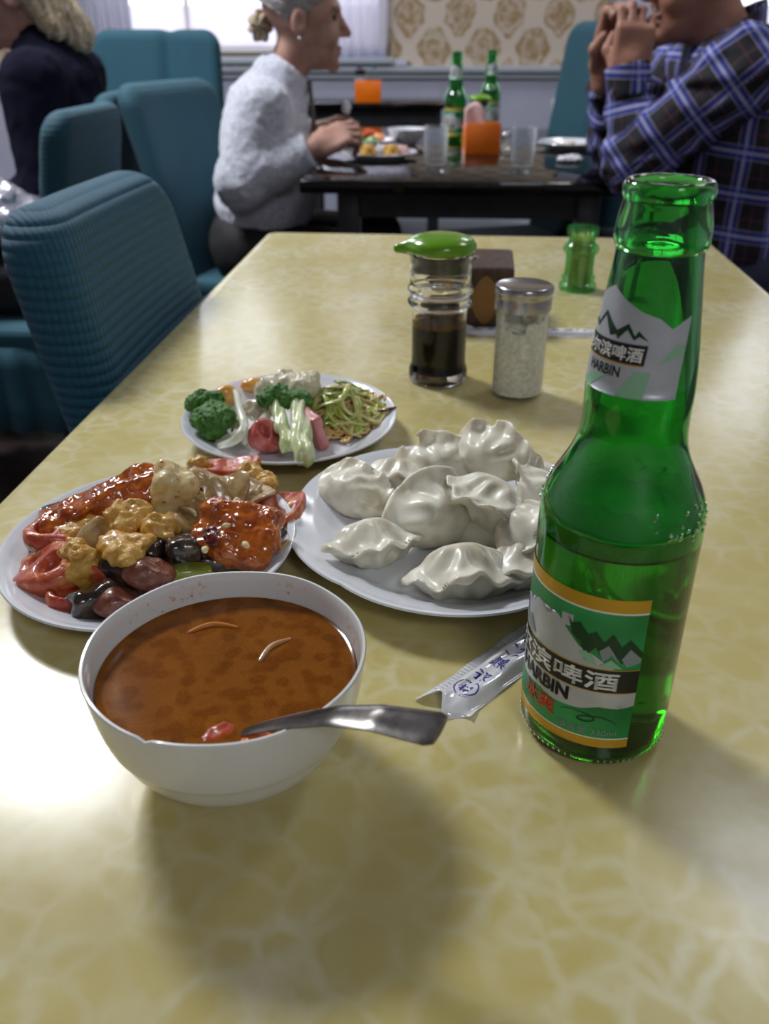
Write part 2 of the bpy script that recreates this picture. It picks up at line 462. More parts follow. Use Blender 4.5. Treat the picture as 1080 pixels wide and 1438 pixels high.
# ================================================================== TABLES
def marble():
    m = bpy.data.materials.new('yellow_marble_laminate'); m.use_nodes = True; nt = m.node_tree; p = nt.nodes['Principled BSDF']; L = nt.links.new
    tc = nd(nt, 'ShaderNodeTexCoord')
    nz = nd(nt, 'ShaderNodeTexNoise'); nz.inputs['Scale'].default_value = 30; nz.inputs['Detail'].default_value = 3
    L(tc.outputs['Object'], nz.inputs['Vector'])
    ad = nd(nt, 'ShaderNodeMixRGB', blend_type='ADD'); ad.inputs[0].default_value = .022
    L(tc.outputs['Object'], ad.inputs[1]); L(nz.outputs['Color'], ad.inputs[2])
    def veins(scale, lo, hi):
        v = nd(nt, 'ShaderNodeTexVoronoi', feature='DISTANCE_TO_EDGE'); v.inputs['Scale'].default_value = scale
        L(ad.outputs[0], v.inputs['Vector'])
        r = nd(nt, 'ShaderNodeMapRange', interpolation_type='SMOOTHERSTEP'); r.inputs[1].default_value = lo; r.inputs[2].default_value = hi
        r.inputs[3].default_value = 1; r.inputs[4].default_value = 0
        L(v.outputs['Distance'], r.inputs[0]); return r.outputs[0]
    v1 = veins(46, -.02, .24); v2 = veins(70, .0, .3)
    n2 = nd(nt, 'ShaderNodeTexNoise'); n2.inputs['Scale'].default_value = 14; n2.inputs['Detail'].default_value = 4
    L(tc.outputs['Object'], n2.inputs['Vector'])
    r2 = nd(nt, 'ShaderNodeMapRange'); r2.inputs[1].default_value = .38; r2.inputs[2].default_value = .68; L(n2.outputs['Fac'], r2.inputs[0])
    def M(op, a, b):
        n = nd(nt, 'ShaderNodeMath', operation=op)
        for i, q in enumerate((a, b)):
            if isinstance(q, (int, float)): n.inputs[i].default_value = q
            else: L(q, n.inputs[i])
        n.use_clamp = True
        return n.outputs[0]
    vv = M('ADD', M('MULTIPLY', v1, M('ADD', M('MULTIPLY', r2.outputs[0], .38), .12)), M('MULTIPLY', v2, M('MULTIPLY', r2.outputs[0], .24)))
    n3 = nd(nt, 'ShaderNodeTexNoise'); n3.inputs['Scale'].default_value = 22; n3.inputs['Detail'].default_value = 5
    L(ad.outputs[0], n3.inputs['Vector'])
    base = nd(nt, 'ShaderNodeMix', data_type='RGBA'); L(n3.outputs['Fac'], base.inputs[0])
    base.inputs[6].default_value = srgb(190, 171, 100); base.inputs[7].default_value = srgb(204, 192, 132)
    mx = nd(nt, 'ShaderNodeMix', data_type='RGBA'); L(vv, mx.inputs[0]); L(base.outputs[2], mx.inputs[6]); mx.inputs[7].default_value = srgb(220, 215, 184)
    L(mx.outputs[2], p.inputs['Base Color'])
    rn = nd(nt, 'ShaderNodeTexNoise'); rn.inputs['Scale'].default_value = 60; rn.inputs['Detail'].default_value = 6; L(tc.outputs['Object'], rn.inputs['Vector'])
    rr = nd(nt, 'ShaderNodeMapRange'); rr.inputs[3].default_value = .17; rr.inputs[4].default_value = .27; L(rn.outputs['Fac'], rr.inputs[0])
    L(rr.outputs[0], p.inputs['Roughness'])
    return m
m_marble = marble()
TR = -math.radians(4.7)
te = empty('dining_table', (.0995, .721, 0), TR)
TW, TL = .69, 1.40
bm = bmesh.new()
box_bm(bm, 0, 0, .736, TW, TL, .028)
vert_e = [e for e in bm.edges if abs(e.verts[0].co.z - e.verts[1].co.z) > .01]
bmesh.ops.bevel(bm, geom=vert_e, offset=.018, segments=5, affect='EDGES', profile=.5)
top_e = [e for e in bm.edges if abs(e.verts[0].co.z - e.verts[1].co.z) < 1e-5 and len(e.link_faces) == 2 and e.calc_face_angle(0) > 1]
bmesh.ops.bevel(bm, geom=top_e, offset=.005, segments=3, affect='EDGES', profile=.5)
bm_obj('tabletop', bm, m_marble, te, True)
m_frame = mat('table_frame', (150, 120, 80), .45, col2=(130, 100, 66), nscale=20)
for sx in (-1, 1):
    for sy in (-1, 1): box('leg', (sx * (TW / 2 - .05), sy * (TL / 2 - .06), .36), (.05, .05, .72), m_frame, te, bevel=.005)
    box('apron', (sx * (TW / 2 - .05), 0, .68), (.02, TL - .17, .08), m_frame, te)
for sy in (-1, 1): box('apron', (0, sy * (TL / 2 - .06), .68), (TW - .15, .02, .08), m_frame, te)
tag(te, 'long dining table with glossy yellow marble-look top carrying the meal', 'table')

m_black = mat('black_gloss', (9, 8, 9), .025, col2=(14, 12, 13), nscale=12)
m_blackmat = mat('black_frame', (40, 40, 44), .35, col2=(30, 30, 34), nscale=30)
def dark_table(loc, rz, w, l, h, label, ins=.1):
    e = empty('dining_table', loc, rz)
    box('tabletop', (0, 0, h - .014), (w, l, .028), m_black, e, bevel=.005)
    for sx in (-1, 1):
        for sy in (-1, 1): box('leg', (sx * (w / 2 - ins), sy * (l / 2 - .09), (h - .03) / 2), (.05, .05, h - .03), m_blackmat, e, bevel=.004)
        box('apron', (sx * (w / 2 - ins), 0, h - .06), (.022, l - .23, .06), m_blackmat, e)
    for sy in (-1, 1): box('apron', (0, sy * (l / 2 - .09), h - .06), (w - 2 * ins - .05, .022, .06), m_blackmat, e)
    tag(e, label, 'table'); return e
dark_table((.227, 2.604, 0), -math.radians(4.2), .74, 1.24, .75, 'glossy black dining table between the woman and the plaid-shirted man')
far_t = dark_table((-.05, 4.70, 0), -math.radians(1.5), .68, .5, .75, 'small glossy black table set against the grey wainscot', .04)
box('modesty_panel', (0, -.2, .56), (.6, .02, .3), m_blackmat, far_t)

# ================================================================== CHAIRS
def fabric(name, c1, c2, pz, py, amt):
    m = bpy.data.materials.new(name); m.use_nodes = True; nt = m.node_tree; p = nt.nodes['Principled BSDF']; L = nt.links.new
    tc = nd(nt, 'ShaderNodeTexCoord'); sp = nd(nt, 'ShaderNodeSeparateXYZ'); L(tc.outputs['Object'], sp.inputs[0])
    def M(op, a, b=None):
        n = nd(nt, 'ShaderNodeMath', operation=op)
        for i, q in enumerate((a, b)):
            if q is None: continue
            if isinstance(q, (int, float)): n.inputs[i].default_value = q
            else: L(q, n.inputs[i])
        return n.outputs[0]
    wz = M('ABSOLUTE', M('SINE', M('MULTIPLY', sp.outputs[2], PI / pz)))
    wy = M('ABSOLUTE', M('SINE', M('MULTIPLY', M('ADD', sp.outputs[1], M('MULTIPLY', sp.outputs[0], 1.0)), PI / py)))
    hgt = M('ADD', M('MULTIPLY', wz, .75), M('MULTIPLY', wy, .3))
    bp = nd(nt, 'ShaderNodeBump'); bp.inputs['Strength'].default_value = amt; bp.inputs['Distance'].default_value = .003; L(hgt, bp.inputs['Height'])
    L(bp.outputs[0], p.inputs['Normal'])
    n2 = nd(nt, 'ShaderNodeTexNoise'); n2.inputs['Scale'].default_value = 5; L(tc.outputs['Object'], n2.inputs['Vector'])
    mx = nd(nt, 'ShaderNodeMix', data_type='RGBA'); L(n2.outputs['Fac'], mx.inputs[0]); mx.inputs[6].default_value = srgb(*c1); mx.inputs[7].default_value = srgb(*c2)
    L(mx.outputs[2], p.inputs['Base Color']); p.inputs['Roughness'].default_value = .8; p.inputs['Sheen Weight'].default_value = .05
    return m
m_teal = fabric('teal_waffle_fabric', (16, 74, 98), (24, 86, 110), .010, .008, .9)
m_teal2 = fabric('teal_stretch_fabric', (12, 62, 78), (20, 76, 92), .010, .008, .25)
m_legs = mat('chair_leg_wood', (26, 22, 24), .4)
def make_chair(label, loc, rz, top=.93, w=.42, lean=13, m=None, h=.009, thick=.03, skirt=True, seat=True, dent=0):
    m = m or m_teal2
    e = empty('chair', loc, rz)
    tl = math.tan(math.radians(lean))
    z0 = .40
    def fn(P):
        z = P[:, 2]; y = P[:, 1]
        x = P[:, 0] + .20 + (z - .45) * tl + .10 * (y / w) ** 2 * -.25
        hw = w / 2 - .012 * ((z - z0) / (top - z0)) ** 2
        cz = (z0 + top) / 2; hh = (top - z0) / 2
        rc = .055
        qy = np.abs(y) - hw + rc; qz = np.abs(z - cz) - hh + rc
        d2 = np.hypot(np.maximum(qy, 0), np.maximum(qz, 0)) + np.minimum(np.maximum(qy, qz), 0) - rc
        dx = np.abs(x) - thick + dent * np.exp(-((y - .05) / .03) ** 2)
        return smax(d2, dx, .035)
    sdf_obj('backrest', fn, (-.46, -w / 2 - .03, z0 - .03), (.0, w / 2 + .03, top + .03), h, m, e)
    if seat:
        def fs(P): return smax(rbox(P, (0, 0, .445), (.215, w / 2, .04), .035), P[:, 2] - .478, .02)
        sdf_obj('seat', fs, (-.25, -w / 2 - .03, .38), (.25, w / 2 + .03, .50), .012, m, e)
    if skirt:
        v, f = [], []
        n = 120
        for j, (z, am, gr) in enumerate(((.43, .001, 0), (.38, .004, .004), (.30, .010, .014), (.24, .014, .022))):
            for i in range(n):
                t = 2 * PI * i / n
                cx, sy_ = math.cos(t), math.sin(t)
                k = (abs(cx) ** 6 + abs(sy_) ** 6) ** (-1 / 6)
                r = 1 + (am * math.sin(26 * t) + gr) / .21
                v.append((cx * k * .212 * r, sy_ * k * (w / 2) * r, z))
        for j in range(3):
            for i in range(n): f.append((j * n + i, j * n + (i + 1) % n, (j + 1) * n + (i + 1) % n, (j + 1) * n + i))
        o = mesh_obj('skirt', v, f, m, e); md = o.modifiers.new('thick', 'SOLIDIFY'); md.thickness = .003
    for sx in (-1, 1):
        for sy in (-1, 1): tube('leg', [(sx * .17, sy * (w / 2 - .05), .42), (sx * .19, sy * (w / 2 - .04), 0)], [.018, .014], m_legs, e, 8)
    tag(e, label, 'chair', 'teal covered chairs'); return e
make_chair('teal waffle-covered chair pushed in against the yellow table edge', (-.018, .915, 0), math.radians(-5), .893, .360, 12, m_teal, .005, .034)
make_chair('teal covered chair the woman in white sits on', (-.255, 2.42, 0), math.radians(-20), .925, .45, 17)
make_chair('empty teal covered chair holding the crumpled silver jacket', (-.905, 2.03, 0), math.radians(176), .90, .38, 10)
make_chair('teal chair the person in navy sits on', (-.96, 2.50, 0), math.radians(180), .905, .38, 10)
make_chair('tall teal chair with draped cover under the frosted window', (-.80, 3.05, 0), math.radians(-97), 1.045, .46, 8, None, .009, .035, True, True, .02)
make_chair('tall teal chair half hidden beside the navy sweater', (-1.22, 3.60, 0), math.radians(-97), 1.03, .46, 8)
make_chair('tall teal chair with loose draped cover behind the clasped hands', (.395, 2.76, 0), math.radians(199), 1.065, .46, 8, None, .009, .035, True, True, .02)
make_chair('teal chair the man in the plaid shirt sits on', (.80, 2.03, 0), math.radians(176), .88, .42, 10)
# ================================================================== TABLEWARE
TZ = .75
m_ceramic = mat('white_melamine', (226, 228, 234), .18, coat=.3, coat_rough=.08, col2=(220, 222, 230), nscale=30)
def bowl_mat():
    m = bpy.data.materials.new('bowl_melamine'); m.use_nodes = True; nt = m.node_tree; p = nt.nodes['Principled BSDF']; L = nt.links.new
    tc = nd(nt, 'ShaderNodeTexCoord'); sp = nd(nt, 'ShaderNodeSeparateXYZ'); L(tc.outputs['Object'], sp.inputs[0])
    ln = nd(nt, 'ShaderNodeVectorMath', operation='LENGTH')
    cx = nd(nt, 'ShaderNodeCombineXYZ'); L(sp.outputs[0], cx.inputs[0]); L(sp.outputs[1], cx.inputs[1]); L(cx.outputs[0], ln.inputs[0])
    a = nd(nt, 'ShaderNodeMapRange'); a.inputs[1].default_value = .0557; a.inputs[2].default_value = .0545; L(ln.outputs['Value'], a.inputs[0])
    n = nd(nt, 'ShaderNodeTexNoise'); n.inputs['Scale'].default_value = 420; n.inputs['Detail'].default_value = 3; L(tc.outputs['Object'], n.inputs['Vector'])
    n1 = nd(nt, 'ShaderNodeTexNoise'); n1.inputs['Scale'].default_value = 45; L(tc.outputs['Object'], n1.inputs['Vector'])
    b = nd(nt, 'ShaderNodeMapRange'); b.inputs[1].default_value = .58; b.inputs[2].default_value = .72; L(n.outputs['Fac'], b.inputs[0])
    c = nd(nt, 'ShaderNodeMapRange'); c.inputs[1].default_value = .48; c.inputs[2].default_value = .62; L(n1.outputs['Fac'], c.inputs[0])
    mu = nd(nt, 'ShaderNodeMath', operation='MULTIPLY'); L(b.outputs[0], mu.inputs[0]); L(c.outputs[0], mu.inputs[1])
    zz = nd(nt, 'ShaderNodeMath', operation='GREATER_THAN'); L(sp.outputs[2], zz.inputs[0]); zz.inputs[1].default_value = .0485
    az = nd(nt, 'ShaderNodeMath', operation='MULTIPLY'); L(a.outputs[0], az.inputs[0]); L(zz.outputs[0], az.inputs[1])
    mu2 = nd(nt, 'ShaderNodeMath', operation='MULTIPLY'); L(mu.outputs[0], mu2.inputs[0]); L(az.outputs[0], mu2.inputs[1])
    mx = nd(nt, 'ShaderNodeMix', data_type='RGBA'); L(mu2.outputs[0], mx.inputs[0]); mx.inputs[6].default_value = srgb(226, 226, 224); mx.inputs[7].default_value = srgb(205, 140, 80)
    L(mx.outputs[2], p.inputs['Base Color']); p.inputs['Roughness'].default_value = .2; p.inputs['Coat Weight'].default_value = .3
    return m
BX, BY = -.0648, .2842
def chip(t, r, z):
    if r < .0535 or z < .055: return 0
    d = math.atan2(math.sin(t - math.radians(249)), math.cos(t - math.radians(249)))
    return -.0016 * math.exp(-(d / .035) ** 2) + .0003 * math.sin(7 * t)
op = smooth_prof([(.0565, .0555), (.0574, .0600)], 3)
prof = ([(0, .002), (.0225, .002), (.0235, 0), (.0268, 0), (.0275, .005)] +
        smooth_prof([(.0285, .0065), (.0375, .0105), (.0455, .0185), (.0508, .0295), (.0525, .0330), (.0548, .0420), (.0563, .0515), (.0572, .0585)], 4) +
        [(.0574, .0595), (.0570, .0602), (.0560, .0602), (.0555, .0594)] +
        smooth_prof([(.0548, .0560), (.0535, .0475), (.0505, .0330), (.0440, .0200), (.0330, .0120), (.0180, .0092), (0, .0088)], 4))
bowl = lathe('soup_bowl', prof, bowl_mat(), None, 120, 50, zfun=chip)
bowl.location = (BX, BY, TZ)
tag(bowl, 'deep white melamine bowl with a chipped rim holding tomato soup', 'bowl')

# ---- soup
def soup_mat():
    m = bpy.data.materials.new('tomato_soup'); m.use_nodes = True; nt = m.node_tree; p = nt.nodes['Principled BSDF']; L = nt.links.new
    tc = nd(nt, 'ShaderNodeTexCoord')
    n = nd(nt, 'ShaderNodeTexNoise'); n.inputs['Scale'].default_value = 38; n.inputs['Detail'].default_value = 6; n.inputs['Distortion'].default_value = .8; L(tc.outputs['Object'], n.inputs['Vector'])
    cr = nd(nt, 'ShaderNodeValToRGB'); L(n.outputs['Fac'], cr.inputs[0])
    e = cr.color_ramp.elements; e[0].position = .12; e[0].color = srgb(90, 47, 2); e[1].position = .88; e[1].color = srgb(138, 78, 7)
    q = e.new(.52); q.color = srgb(114, 60, 3)
    v = nd(nt, 'ShaderNodeTexVoronoi', feature='SMOOTH_F1'); v.inputs['Scale'].default_value = 150; v.inputs['Randomness'].default_value = 1
    L(tc.outputs['Object'], v.inputs['Vector'])
    r = nd(nt, 'ShaderNodeMapRange', interpolation_type='SMOOTHSTEP'); r.inputs[1].default_value = .30; r.inputs[2].default_value = .52; L(v.outputs['Distance'], r.inputs[0])
    n2 = nd(nt, 'ShaderNodeTexNoise'); n2.inputs['Scale'].default_value = 900; n2.inputs['Detail'].default_value = 2; L(tc.outputs['Object'], n2.inputs['Vector'])
    r2 = nd(nt, 'ShaderNodeMapRange'); r2.inputs[1].default_value = .5; r2.inputs[2].default_value = .7; L(n2.outputs['Fac'], r2.inputs[0])
    mm = nd(nt, 'ShaderNodeMath', operation='MULTIPLY'); L(r.outputs[0], mm.inputs[0]); mm.inputs[1].default_value = .13
    mk = nd(nt, 'ShaderNodeMath', operation='MULTIPLY'); L(r2.outputs[0], mk.inputs[0]); mk.inputs[1].default_value = .10
    ma = nd(nt, 'ShaderNodeMath', operation='ADD'); L(mm.outputs[0], ma.inputs[0]); L(mk.outputs[0], ma.inputs[1])
    mx = nd(nt, 'ShaderNodeMix', data_type='RGBA'); L(ma.outputs[0], mx.inputs[0]); L(cr.outputs[0], mx.inputs[6]); mx.inputs[7].default_value = srgb(196, 128, 48)
    L(mx.outputs[2], p.inputs['Base Color']); p.inputs['Roughness'].default_value = .10; p.inputs['IOR'].default_value = 1.34
    bp = nd(nt, 'ShaderNodeBump'); bp.inputs['Strength'].default_value = .06; bp.inputs['Distance'].default_value = .0004; L(r.outputs[0], bp.inputs['Height']); 
    return m
SZ = .0475
pr = [(0, .0115), (.0320, .0140), (.0430, .0215), (.0497, .0345), (.0523, .0440), (.0531, SZ + .0006), (.0520, SZ + .0001), (.0500, SZ)] + [(.05 * k / 10, SZ) for k in range(9, 0, -1)] + [(0, SZ)]
soup = lathe('tomato_soup', pr, soup_mat(), None, 96, 60)
soup.location = (BX, BY, TZ)
tag(soup, 'oily orange-brown tomato soup filling the chipped white bowl', 'soup')
m_tom = mat('tomato_flesh', (206, 52, 26), .25, col2=(226, 96, 52), nscale=90, coat=.5, sss=.15, sss_col=(.006, .002, .001))
m_tomskin = mat('tomato_chunk', (158, 44, 10), .3, col2=(170, 74, 16), nscale=90)
def blob(name, loc, r, rot, m, label, cat, seed=0, amp=.18, freq=None, h=None, group=None, cut=None):
    r = np.array(r, float); mn = r.min()
    freq = freq or .9 / mn
    R = rotm(*rot)
    def fn(P):
        d = ell(P, (0, 0, 0), r)
        d = d + amp * mn * fbm(P, freq, seed, 3)
        if cut: d = cut(P, d)
        return d
    hh = h or max(mn / 5, .0006)
    o = sdf_obj(name, fn, -r * 1.35 - hh * 2, r * 1.35 + hh * 2, hh, m)
    place(o, loc, rot)
    if label: tag(o, label, cat, group)
    return o
blob('tomato_piece', (BX + .002, BY - .036, TZ + SZ - .0024), (.0120, .0065, .0029), (0, 0, 35), m_tomskin, 'red tomato chunk floating in the soup beside the spoon', 'tomato', 4)
blob('carrot_piece', (BX + .017, BY - .040, TZ + SZ - .0012), (.0075, .0055, .0025), (0, 0, 10), mat('carrot', (214, 96, 36), .3, col2=(224, 130, 60), nscale=80), 'orange carrot piece floating in the soup at the rim', 'carrot', 9)
m_onion = mat('onion', (205, 150, 92), .25, trans=.3, coat=.4)
ep = curve_pts([(BX + .012, BY + .006, TZ + SZ), (BX + .016, BY + .016, TZ + SZ + .0003), (BX + .024, BY + .022, TZ + SZ)], 6)
tag(tube('onion_sliver', ep, [.0006 + .0007 * math.sin(PI * i / (len(ep) - 1)) for i in range(len(ep))], m_onion, None, 8), 'curved pale onion sliver floating in the soup', 'onion')
ep = curve_pts([(BX - .022, BY + .026, TZ + SZ), (BX - .012, BY + .032, TZ + SZ + .0002), (BX + .000, BY + .030, TZ + SZ)], 6)
tag(tube('egg_strand', ep, [.0006 + .0008 * math.sin(PI * i / (len(ep) - 1)) for i in range(len(ep))], mat('egg_soup', (190, 112, 40), .3), None, 8), 'thin egg strand in the soup near the far rim', 'egg')

# ---- spoon: bowl end under the soup, flat handle over the rim
m_steel = mat('worn_steel', (104, 100, 98), .2, metal=1, col2=(140, 136, 132), nscale=160, bump=.06, bscale=400, bdist=.0004)
def spoon():
    A = Vector((-.0885, .2640, TZ + .031)); B = Vector((.0185, .2175, TZ + .0770))
    path, wid, thk = [], [], []
    n = 40
    for i in range(n + 1):
        t = i / n
        p = A.lerp(B, t)
        p.z = TZ + float(np.interp(t, [0, .14, .24, .30, .36, .46, .56, .66, .8, 1], [.0225, .0280, .0370, .0440, .0495, .0568, .0632, .0690, .0740, .0770]))
        if t < .28:
            s = t / .28; w = .0148 * math.sqrt(max(0, 1 - ((s - .48) / .52) ** 2)) * (1 if s < .55 else 1) + .0022
        else:
            s = (t - .28) / .72
            w = .0026 + .0062 * s ** 1.1
            if s > .96: w *= 1 - .18 * ((s - .96) / .04) ** 2
        path.append(p); wid.append(w); thk.append(.00085 if t < .28 else .0011)
    ax = (B - A).normalized(); side = ax.cross(Vector((0, 0, 1))).normalized(); up = side.cross(ax).normalized()
    # roll so the end's broad face looks up and to the camera
    v, f = [], []
    m = 10
    for i, p in enumerate(path):
        dish = 0
        t = i / n
        if t < .28: dish = .006 * math.sin(PI * t / .28)
        for k in range(m + 1):
            u = -1 + 2 * k / m
            v.append(tuple(p + side * (u * wid[i]) + up * (thk[i] * math.sqrt(max(.05, 1 - u * u)) - dish * (1 - u * u))))
        for k in range(m + 1):
            u = 1 - 2 * k / m
            v.append(tuple(p + side * (u * wid[i]) + up * (-thk[i] * math.sqrt(max(.05, 1 - u * u)) - dish * (1 - u * u))))
    q = 2 * (m + 1)
    for i in range(n):
        for k in range(q): f.append((i * q + k, (i + 1) * q + k, (i + 1) * q + (k + 1) % q, i * q + (k + 1) % q))
    f.append(tuple(range(q))); f.append(tuple(reversed(range(n * q, n * q + q))))
    o = mesh_obj('spoon', v, f, m_steel, None, True, 50)
    tag(o, 'worn stainless steel spoon resting in the soup bowl, handle over the rim', 'spoon')
    return o
spoon()

# ---- plates
def plate(name, loc, a, b, rot, label, scal=0, h=.018):
    R = 1.0
    prof = [(0, .0015), (.52, .0015), (.53, 0), (.57, 0), (.58, .0018)] + smooth_prof([(.64, .0030), (.76, .0065), (.90, .0130), (.985, h - .0012)], 4) + \
        [(1.0, h), (.994, h + .0010), (.975, h + .0008)] + smooth_prof([(.93, .0160), (.80, .0105), (.72, .0062), (.64, .0046), (.40, .0040), (.0, .0040)], 4)
    def rf(t, r, z):
        return 1 + (scal * (abs(math.sin(3 * t + .9)) ** .6 - .6) * max(0, (r - .6) / .4) if scal else 0)
    o = lathe(name, prof, m_ceramic, None, 144, 45, sx=a, sy=b, rfun=rf)
    o.location = (loc[0], loc[1], TZ); o.rotation_euler = (0, 0, rot)
    tag(o, label, 'plate'); return o
DP = (.0425, .470); SP = (-.138, .4440); AP = (-.0741, .6349)
plate('plate', DP, .1015, .1060, .10, 'large white plate with softly scalloped rim under the dumplings', .03)
plate('plate', SP, .0850, .0935, -.05, 'white oval plate heaped with glossy tomato stir-fry')
plate('plate', AP, .0836, .0915, .03, 'small white plate holding the broccoli and shredded salad')

# ================================================================== LETTERING
def text_vf(body, w, h, cx, cy, off=0.0, shear=0):
    c = bpy.data.curves.new('t', 'FONT'); c.body = body; c.align_x = 'LEFT'; c.resolution_u = 3; c.offset = off; c.shear = shear
    o = bpy.data.objects.new('t', c); COL.objects.link(o)
    dg = bpy.context.evaluated_depsgraph_get()
    me = bpy.data.meshes.new_from_object(o.evaluated_get(dg))
    v = np.array([tuple(q.co) for q in me.vertices]); f = [tuple(p.vertices) for p in me.polygons]
    bpy.data.objects.remove(o); bpy.data.curves.remove(c); bpy.data.meshes.remove(me)
    lo, hi = v.min(0), v.max(0)
    v[:, 0] = (v[:, 0] - (lo[0] + hi[0]) / 2) / (hi[0] - lo[0]) * w + cx
    v[:, 1] = (v[:, 1] - (lo[1] + hi[1]) / 2) / (hi[1] - lo[1]) * h + cy
    bm = bmesh.new(); bv = [bm.verts.new((a, b, 0)) for a, b in v[:, :2]]; bm.verts.ensure_lookup_table()
    for q in f:
        try: bm.faces.new([bv[i] for i in q])
        except ValueError: pass
    x = cx - w / 2 + .0015
    while x < cx + w / 2:
        bmesh.ops.bisect_plane(bm, geom=bm.verts[:] + bm.edges[:] + bm.faces[:], plane_co=(x, 0, 0), plane_no=(1, 0, 0)); x += .0015
    bm.verts.index_update()
    v2 = np.array([(q.co.x, q.co.y) for q in bm.verts]); f2 = [tuple(q.index for q in fc.verts) for fc in bm.faces]
    bm.free(); return v2, f2
def poly_vf(pts, step=.003):
    bm = bmesh.new()
    bm.faces.new([bm.verts.new((x, y, 0)) for x, y in pts])
    bmesh.ops.triangulate(bm, faces=bm.faces[:])
    xs = [p[0] for p in pts]; x = math.ceil(min(xs) / step) * step
    while x < max(xs):
        bmesh.ops.bisect_plane(bm, geom=bm.verts[:] + bm.edges[:] + bm.faces[:], plane_co=(x, 0, 0), plane_no=(1, 0, 0)); x += step
    ys = [p[1] for p in pts]; y = math.ceil(min(ys) / .004) * .004
    while y < max(ys):
        bmesh.ops.bisect_plane(bm, geom=bm.verts[:] + bm.edges[:] + bm.faces[:], plane_co=(0, y, 0), plane_no=(0, 1, 0)); y += .004
    bm.verts.index_update()
    v = np.array([(q.co.x, q.co.y) for q in bm.verts]); f = [tuple(q.index for q in fc.verts) for fc in bm.faces]
    bm.free(); return v, f
def bold(vf, d):
    v, f = vf
    return merge(*[(v + np.array(o) * d, f) for o in ((-1, -1), (1, -1), (-1, 1), (1, 1))])
def merge(*vf):
    V, F, o = [], [], 0
    for v, f in vf:
        V.append(v); F += [tuple(i + o for i in q) for q in f]; o += len(v)
    return np.concatenate(V), F

# ================================================================== BEER BOTTLE
m_green = mat('green_glass', (.115, .56, .155, 1), .0, trans=1, ior=1.5)
m_beer = mat('beer', (.86, .70, .20, 1), .0, trans=1, ior=1.34)
m_foam = mat('beer_foam', (246, 248, 240), .6, col2=(226, 232, 212), nscale=900, bump=.6, bscale=700, bdist=.0006)
def foam_film_mat():
    m = bpy.data.materials.new('foam_residue'); m.use_nodes = True; nt = m.node_tree; p = nt.nodes['Principled BSDF']; L = nt.links.new
    tc = nd(nt, 'ShaderNodeTexCoord'); n = nd(nt, 'ShaderNodeTexNoise'); n.inputs['Scale'].default_value = 60; n.inputs['Detail'].default_value = 5; L(tc.outputs['Object'], n.inputs['Vector'])
    sp = nd(nt, 'ShaderNodeSeparateXYZ'); L(tc.outputs['Object'], sp.inputs[0])
    h = nd(nt, 'ShaderNodeMapRange'); h.inputs[1].default_value = .132; h.inputs[2].default_value = .108; h.inputs[3].default_value = .0; h.inputs[4].default_value = 1; L(sp.outputs[2], h.inputs[0])
    r = nd(nt, 'ShaderNodeMapRange'); r.inputs[1].default_value = .3; r.inputs[2].default_value = .7; r.inputs[3].default_value = .35; r.inputs[4].default_value = .9; L(n.outputs['Fac'], r.inputs[0])
    mu = nd(nt, 'ShaderNodeMath', operation='MULTIPLY'); L(h.outputs[0], mu.inputs[0]); L(r.outputs[0], mu.inputs[1])
    L(mu.outputs[0], p.inputs['Alpha']); p.inputs['Base Color'].default_value = srgb(236, 240, 226); p.inputs['Roughness'].default_value = .6
    return m
m_film_foam = foam_film_mat()
def thin_glass():
    m = bpy.data.materials.new('thin_clear_glass'); m.use_nodes = True; nt = m.node_tree; nt.nodes.remove(nt.nodes['Principled BSDF']); L = nt.links.new
    t = nd(nt, 'ShaderNodeBsdfTransparent'); t.inputs[0].default_value = (.96, .97, .96, 1)
    g = nd(nt, 'ShaderNodeBsdfGlossy'); g.inputs['Roughness'].default_value = .03
    f = nd(nt, 'ShaderNodeLayerWeight'); f.inputs[0].default_value = .12
    fp = nd(nt, 'ShaderNodeMath', operation='POWER'); L(f.outputs['Facing'], fp.inputs[0]); fp.inputs[1].default_value = 3.0
    fm = nd(nt, 'ShaderNodeMath', operation='MULTIPLY_ADD'); L(fp.outputs[0], fm.inputs[0]); fm.inputs[1].default_value = .55; fm.inputs[2].default_value = .04
    x = nd(nt, 'ShaderNodeMixShader'); L(fm.outputs[0], x.inputs[0]); L(t.outputs[0], x.inputs[1]); L(g.outputs[0], x.inputs[2]); L(x.outputs[0], nt.nodes['Material Output'].inputs[0])
    return m
m_thin = thin_glass()
def tumbler_glass():
    m = bpy.data.materials.new('tumbler_glass'); m.use_nodes = True; nt = m.node_tree; nt.nodes.remove(nt.nodes['Principled BSDF']); L = nt.links.new
    t = nd(nt, 'ShaderNodeBsdfTransparent'); t.inputs[0].default_value = (.93, .95, .96, 1)
    g = nd(nt, 'ShaderNodeBsdfGlossy'); g.inputs['Roughness'].default_value = .10
    d = nd(nt, 'ShaderNodeBsdfTranslucent'); d.inputs[0].default_value = (.9, .92, .95, 1)
    f = nd(nt, 'ShaderNodeLayerWeight'); f.inputs[0].default_value = .3
    fm = nd(nt, 'ShaderNodeMath', operation='MULTIPLY_ADD'); L(f.outputs['Facing'], fm.inputs[0]); fm.inputs[1].default_value = .6; fm.inputs[2].default_value = .06
    y = nd(nt, 'ShaderNodeMixShader'); y.inputs[0].default_value = .5; L(g.outputs[0], y.inputs[1]); L(d.outputs[0], y.inputs[2])
    x = nd(nt, 'ShaderNodeMixShader'); L(fm.outputs[0], x.inputs[0]); L(t.outputs[0], x.inputs[1]); L(y.outputs[0], x.inputs[2]); L(x.outputs[0], nt.nodes['Material Output'].inputs[0])
    return m
m_tumbler = tumbler_glass()
